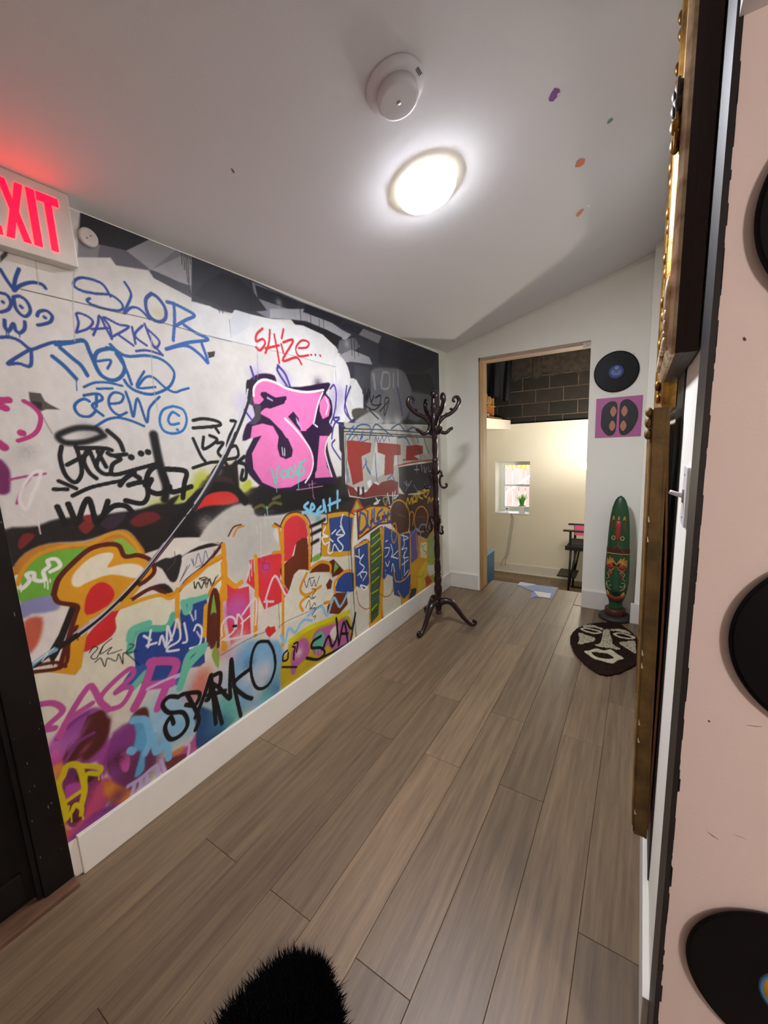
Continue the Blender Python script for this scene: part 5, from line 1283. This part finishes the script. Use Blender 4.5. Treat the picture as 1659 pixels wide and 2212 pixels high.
for py_px in (1122, 1165, 1412, 1440, 1565, 1603, 1762):
    r = ray((1390, py_px)); zc_ = H + r[2] / r[1] * y0c - z0c
    ch = MB(); ch.add([(-.0365, -.0004, zc_ + .006 + rng.uniform(0, .006)), (-.0365, -.0004, zc_ - .006), (-.034 + rng.uniform(0, .003), -.0004, zc_ - .005), (-.0375, .006, zc_ + .010), (-.0375, .006, zc_ - .008)], [(0, 1, 2), (0, 3, 4, 1)]); ch.build('chipped_gesso', mat('bare_gesso', '#d8c79a', .9), f3)
orn = MB()
for (dz, s_) in ((.02, .012), (-.005, .016), (-.035, .014)): orn.ball((-.046, .02, H3 - .03 + dz), (.009, .016, s_), 8, 6)
orn.build('carved_corner', M_old, f3)

# ---- torn blue tape and paper at the doorway
V3 = (1030, 960, 270 / 1614)
def tape(name, pts, col, lab, cat, z0, z1):
    P = [floor_px((V3[0] + x * V3[2], V3[1] + y * V3[2]), z0) for x, y in pts]; cx_ = sum(p.x for p in P) / len(P); cy_ = sum(p.y for p in P) / len(P)
    o = MB().prism([(p.x - cx_, p.y - cy_) for p in P], z0, z1).build(name, mat('tape_' + col, col, .5, noise=.2, nscale=30), None, (cx_, cy_, 0)); return tag(o, lab, cat)
tape('masking_tape', [(560, 1775), (760, 1806), (720, 1845), (530, 1812)], '#c2c6d2', 'pale grey strip of masking tape on the doorway planks', 'tape', .0005, .0014)
tape('masking_tape', [(530, 1815), (640, 1830), (760, 1812), (1055, 1850), (1020, 1895), (990, 1950), (960, 1995), (760, 1965), (690, 1990), (720, 1900), (640, 1865)], '#7d93c4', 'torn blue masking tape stuck on the doorway planks', 'tape', .0016, .0026)
tape('paper_scrap', [(740, 1895), (790, 1900), (960, 1925), (940, 1985), (800, 1965), (760, 1925)], '#e6e4e0', 'torn white paper scrap stuck over blue masking tape', 'paper', .0028, .0038)

# ================================================================ things in the sunken room
# torchiere
TQ = on_plane((1249, 1000), 1, 5.75)
tx, ty, tzp = TQ.x + .18, 5.75, TQ.z
to = empty('floor_lamp', (tx, ty, ZB), 'lit torchiere floor lamp with white bowl shade by the cream wall', 'lamp')
M_blk = mat('black_metal', '#151516', .4)
MB().lathe([(.13, 0), (.13, .012), (.05, .03), (.014, .045)], 32).build('base', M_blk, to)
MB().tube([(0, 0, .04), (0, 0, tzp - ZB - .12)], .012, 12).build('pole', M_blk, to)
zt_ = tzp - ZB
M_sh = mat('glowing_shade', '#fff6e0', .5, emit=28.0, ecol='#fff0d8')
MB().lathe([(.03, zt_ - .13), (.07, zt_ - .10), (.13, zt_ - .04), (.18, zt_ + .0), (.176, zt_ + .0), (.125, zt_ - .035), (.065, zt_ - .09), (.0, zt_ - .11)], 40, close=False).build('bowl_shade', M_sh, to)
ld = bpy.data.lights.new('torchiere_bulb', 'POINT'); ld.energy = TORCH_POWER; ld.color = (1, .93, .82); ld.shadow_soft_size = .06
lo_ = bpy.data.objects.new('torchiere_bulb', ld); C.objects.link(lo_); lo_.parent = to; lo_.location = (0, 0, zt_ + .05)
# director's chair, seen from the side
CY = 6.25
cp = lambda px, py, Y=CY: on_plane((px, py), 1, Y)
cl = cp(1226, 1140); cx0 = cp(1229, 1200).x; seat_z = cp(1228, 1170).z - ZB; arm_z = cl.z - ZB; fz = cp(1220, 1236).z - ZB
dc = empty('director_chair', (cx0, CY - .25, ZB), 'tall black folding director chair with pink back by the cream wall', 'chair')
Wd, Dp = .50, .48
M_bw = mat('black_chair_wood', '#131214', .45)
for yy in (0, Dp):
    for xa_, xb_ in ((.035, .13), (Wd - .035, Wd - .13)):
        MB().tube([(xa_, yy, .0), (xa_ + (.02 if xa_ < .2 else -.02), yy, seat_z - .03)], .015, 8).build('leg', M_bw, dc); MB().tube([(xa_, yy + .005, .12), (xb_, yy + .005, seat_z - .03)], .013, 8).build('brace', M_bw, dc)
    MB().box((0, yy - .012, 0), (Wd, yy + .012, .022), bev=.003).build('foot_rail', M_bw, dc)
    MB().box((-.02, yy - .02, seat_z - .06), (Wd + .02, yy + .02, seat_z), bev=.004).build('seat_rail', M_bw, dc)
    MB().box((-.05, yy - .03, arm_z), (Wd + .03, yy + .03, arm_z + .022), bev=.006).build('armrest', M_bw, dc)
    for xx_ in (.03, Wd - .04): MB().box((xx_, yy - .012, seat_z), (xx_ + .03, yy + .012, arm_z), bev=.003).build('arm_post', M_bw, dc)
    MB().box((Wd - .04, yy - .014, arm_z), (Wd - .01, yy + .014, arm_z + .38), bev=.003).build('back_post', M_bw, dc)
MB().box((.0, .01, seat_z - .004), (Wd, Dp - .01, seat_z + .006), bev=.002).build('seat', mat('black_canvas', '#141416', .9), dc)
MB().box((.04, Dp - .03, seat_z + .06), (Wd - .06, Dp - .022, seat_z + .22)).build('side_panel', mat('pink_canvas', '#d8648c', .9), dc)
MB().box((Wd - .035, .0, arm_z + .2), (Wd - .025, Dp, arm_z + .36)).build('back_sling', mat('pink_canvas', '#d8648c', .9), dc)
MB().box((-.13, .06, fz - .015), (.12, Dp - .06, fz + .003), bev=.004).build('footrest', M_bw, dc)
# blue cabinet beside the steps
bq = on_plane((1068, 1187), 1, 5.45)
cb = empty('blue_cabinet', (bq.x - .5, 5.0, ZB), 'blue metal cabinet below the timber door lining', 'cabinet')
M_bl = mat('blue_metal', '#1f5f8c', .3, noise=.25, nscale=4)
MB().box((0, 0, 0), (.5, .45, bq.z - ZB - .012), bev=.006).build('body', M_bl, cb)
MB().box((-.005, -.005, bq.z - ZB - .012), (.505, .455, bq.z - ZB), bev=.003).build('top', mat('pale_blue_top', '#5f8aa8', .35), cb)
MB().box((.02, -.012, .06), (.48, -.001, bq.z - ZB - .05), bev=.003).build('door', M_bl, cb)
MB().tube([(.06, -.014, .5), (.06, -.035, .5), (.06, -.035, .6), (.06, -.014, .6)], .005, 8).build('handle', mat('chrome', '#c8c8cc', .2, metal=1), cb)
# plant on the sill
pq = on_plane((1131, 1104), 1, YB + .12)
pl = empty('potted_grass', (pq.x - .03, YB + .13, bz0 + .0125), 'small green grass plant in a white ribbed pot on the sill', 'plant')
MB().lathe([(.045, 0), (.05, .004), (.052, .03), (.055, .032), (.055, .06), (.058, .062), (.062, .115), (.056, .115), (.054, .1)], 32).build('pot', mat('white_ceramic', '#e8e8e6', .3), pl)
MB().lathe([(.054, .1), (.02, .104), (.001, .104)], 24, close=False).build('soil', mat('soil', '#2c2018', .95), pl)
M_gr = mat('grass_green', '#4cae2a', .5, noise=.35, nscale=30, col2='#8ad03c')
for i in range(70):
    a = rng.uniform(0, 6.28); L_ = rng.uniform(.15, .26); lean = rng.uniform(.25, 1.25) * (.6 if math.cos(a) > .2 else 1); r0 = rng.uniform(0, .03); w_ = .009
    d_ = Vector((math.cos(a), math.sin(a), 0)); s_ = Vector((-d_.y, d_.x, 0)); vs = []
    for j_ in range(5):
        t = j_ / 4; p = d_ * (r0 + lean * L_ * t * t * .8) + Vector((0, 0, .1 + L_ * (t - .28 * lean * t * t))); ww = w_ * (1 - t * t * .85)
        vs += [tuple(p - s_ * ww), tuple(p + s_ * ww)]
    MB().add(vs, [(2 * j_, 2 * j_ + 1, 2 * j_ + 3, 2 * j_ + 2) for j_ in range(4)], True).build('grass_blade', M_gr, pl)
# little camera on the sill and its cable
kq = on_plane((1096, 1106), 1, YB + .06)
kc = empty('web_camera', (kq.x, YB + .06, bz0 + .0125), 'tiny white camera on a stand on the sill beside the pot', 'camera')
MB().lathe([(.028, 0), (.028, .005), (.006, .009), (.005, .04)], 20).build('stand', M_white, kc)
MB().box((-.025, -.02, .04), (.025, .02, .088), bev=.008).build('body', M_white, kc)
MB().ball((0, -.02, .066), (.013, .006, .013), 12, 8).build('lens', M_blk, kc)
cpts = [on_plane(p, 1, YB - .006) for p in ((1105, 1113), (1108, 1122), (1106, 1140), (1102, 1165), (1098, 1190), (1094, 1205), (1089, 1212), (1086, 1222), (1082, 1234))]
def cord(px, lab):
    P_ = [on_plane(p, 1, YB - .020) for p in px]; P_[0] = Vector((P_[0].x, YB - .018, bz0 + .003))
    S_ = spline([tuple(p) for p in P_], 5); r0 = Vector(S_[-1])
    o = MB().tube([Vector(p) - r0 for p in S_], .0035, 6).build('camera_cable', mat('grey_cable', '#8a8478', .6), None, r0); return tag(o, lab, 'cable', 'camera cables on the cream wall')
cord(((1105, 1113), (1109, 1122), (1107, 1140), (1103, 1165), (1099, 1192), (1094, 1204), (1092, 1212), (1091, 1222)), 'thin grey cable kinked twice, hanging from the window sill')
cord(((1104, 1113), (1106, 1122), (1103, 1140), (1099, 1168), (1094, 1198), (1086, 1210), (1082, 1222)), 'thin grey cable swinging wide, hanging from the window sill')
# ledge on the left with timber pieces and a jacket
lq = on_plane((1103, 908), 1, YB); lq2 = on_plane((1103, 921), 1, YB)
w = MB(); w.box((-3.2, 4.6, lq2.z - .05), (lq.x, YB, lq.z), bev=.004); struct(w.build('wall_ledge', M_cream), 'white ledge high on the left of the sunken room', 'ledge')
ZL = lq.z
M_pine = mat('orange_pine', '#c88a4a', .6, noise=.3, nscale=8, stretch=(1, 9, 9))
pb = empty('pine_shelf_unit', (lq.x - .28, 6.2, ZL), 'open pine shelf standing on the white ledge below the jacket', 'shelf')
MB().box((-.3, -.35, 0), (.23, .3, .03), bev=.003).build('bottom_board', M_pine, pb)
MB().box((-.02, -.3, .03), (.0, .3, .42), bev=.002).build('upright', M_pine, pb)
MB().box((-.02, .25, .03), (.11, .28, .34), bev=.002).build('upright', M_pine, pb)
MB().box((.0, -.1, .20), (.14, .25, .215), bev=.002).build('shelf_board', M_pine, pb)
MB().box((-.3, -.3, .03), (-.03, -.28, .16), Matrix.Rotation(.3, 4, 'Y'), bev=.002).build('loose_board', M_pine, pb)
tk2 = on_plane((1086, 886), 1, 6.0)
tg = empty('tape_roll', (lq.x - .16, 6.05, ZL + .031), 'white tape roll lying on the pine shelf', 'tape roll')
MB().lathe([(.05, 0), (.05, .05), (.03, .05), (.03, 0)], 28, close=False).build('tape', mat('white_tape', '#d8d8d8', .5), tg)
MB().lathe([(.03, 0), (.03, .05), (.026, .05), (.026, 0)], 28, close=False).build('core', mat('cardboard', '#a8845a', .8), tg)
cn = MB(); 
for k in range(9):
    a0_ = k * .7
    cn.tube([(.03 * math.cos(a) , .0, .055 + .03 * math.sin(a) + k * .008) for a in np.linspace(a0_, a0_ + 5.5, 12)], .006, 6)
rp_ = tag(cn.build('rope_coil', mat('tan_rope', '#c4a878', .8), None, (lq.x - .17, 6.22, ZL + .20)), 'tan rope coil resting on the small pine shelf', 'rope')
# jacket
jk = empty('hanging_jacket', (lq.x - .22, 6.66, ZL + .42), 'dark navy jacket hanging above the pine shelf', 'jacket')
vs = []; nx, nz2 = 26, 18
for side_ in (0, 1):
    for i in range(nz2):
        for j_ in range(nx):
            u_ = j_ / (nx - 1); v_ = i / (nz2 - 1); fold = .03 * math.sin(u_ * 17 + v_ * 2) * (1 - .4 * v_) + .012 * math.sin(u_ * 41)
            xw = .30 - .04 * v_; z = .52 - v_ * (.60 + .05 * math.sin(u_ * 9))
            vs.append(((u_ - .5) * 2 * xw, (-.05 if side_ == 0 else .05) * math.sin(math.pi * min(max(u_, .02), .98)) - .03 + fold, z))
fs = []
for s_ in (0, 1):
    o0 = s_ * nx * nz2; fs += [(o0 + i * nx + j_, o0 + i * nx + j_ + 1, o0 + (i + 1) * nx + j_ + 1, o0 + (i + 1) * nx + j_) for i in range(nz2 - 1) for j_ in range(nx - 1)]
MB().add(vs, fs, True).build('cloth', mat('navy_cloth', '#0c101c', .9, noise=.3, nscale=12), jk)
MB().tube([(0, -.03, .50), (0, -.03, .60), (.03, -.03, .64), (0, -.03, .67)], .006, 8).build('hanger', M_blk, jk)
MB().tube([(-.3, -.05, .34), (-.34, -.05, .1), (-.31, -.05, -.05)], [.06, .055, .045], 10).build('sleeve', MATS['navy_cloth'], jk)
rl = MB().tube([(-3.2, 6.63, ZL + 1.13), (-1.5, 6.63, ZL + 1.13)], .012, 8).build('clothes_rail', M_blk); tag(rl, 'black rail the navy jacket hangs from', 'rail')

# ---- lamp of the front room (behind the camera)
nl = empty('globe_lamp', (1.6, -.55, ZLOW), 'warm globe lamp on the low ceiling of the front room', 'lamp')
MB().lathe([(.07, 0), (.07, -.02), (.03, -.03)], 24).build('rose', M_white, nl)
MB().ball((0, 0, -.13), .11, 24, 16).build('globe', mat('warm_globe', '#fff2e0', .5, emit=NEAR_POWER, ecol='#ffeee4'), nl)

# ---- scuffs and a stray paint mark on the blush wall
def scuff(px, wd_):
    P_ = [on_plane(p, 1, YP - .0006) for p in px]; d_ = (P_[-1] - P_[0]).normalized(); s_ = Vector((-d_.z, 0, d_.x)) * wd_
    vs = [tuple(p - s_ * (.4 + .6 * (0 < i < len(P_) - 1))) for i, p in enumerate(P_)] + [tuple(p + s_ * (.4 + .6 * (0 < i < len(P_) - 1))) for i, p in enumerate(P_)]
    k = len(P_); MB().add(vs, [(i, i + 1, k + i + 1, k + i) for i in range(k - 1)]).build('scuff_mark', mat('scuff_grey', '#4a4240', .8), wall_pink)
for px, wd_ in (([(1607, 728), (1609, 733), (1611, 736)], .0016), ([(1528, 1797), (1540, 1806), (1553, 1814)], .0007), ([(1582, 1802), (1600, 1808), (1614, 1815)], .0004), ([(1612, 1566), (1630, 1569), (1646, 1570)], .0005), ([(1530, 1556), (1532, 1558), (1534, 1560)], .0016)): scuff(px, wd_)
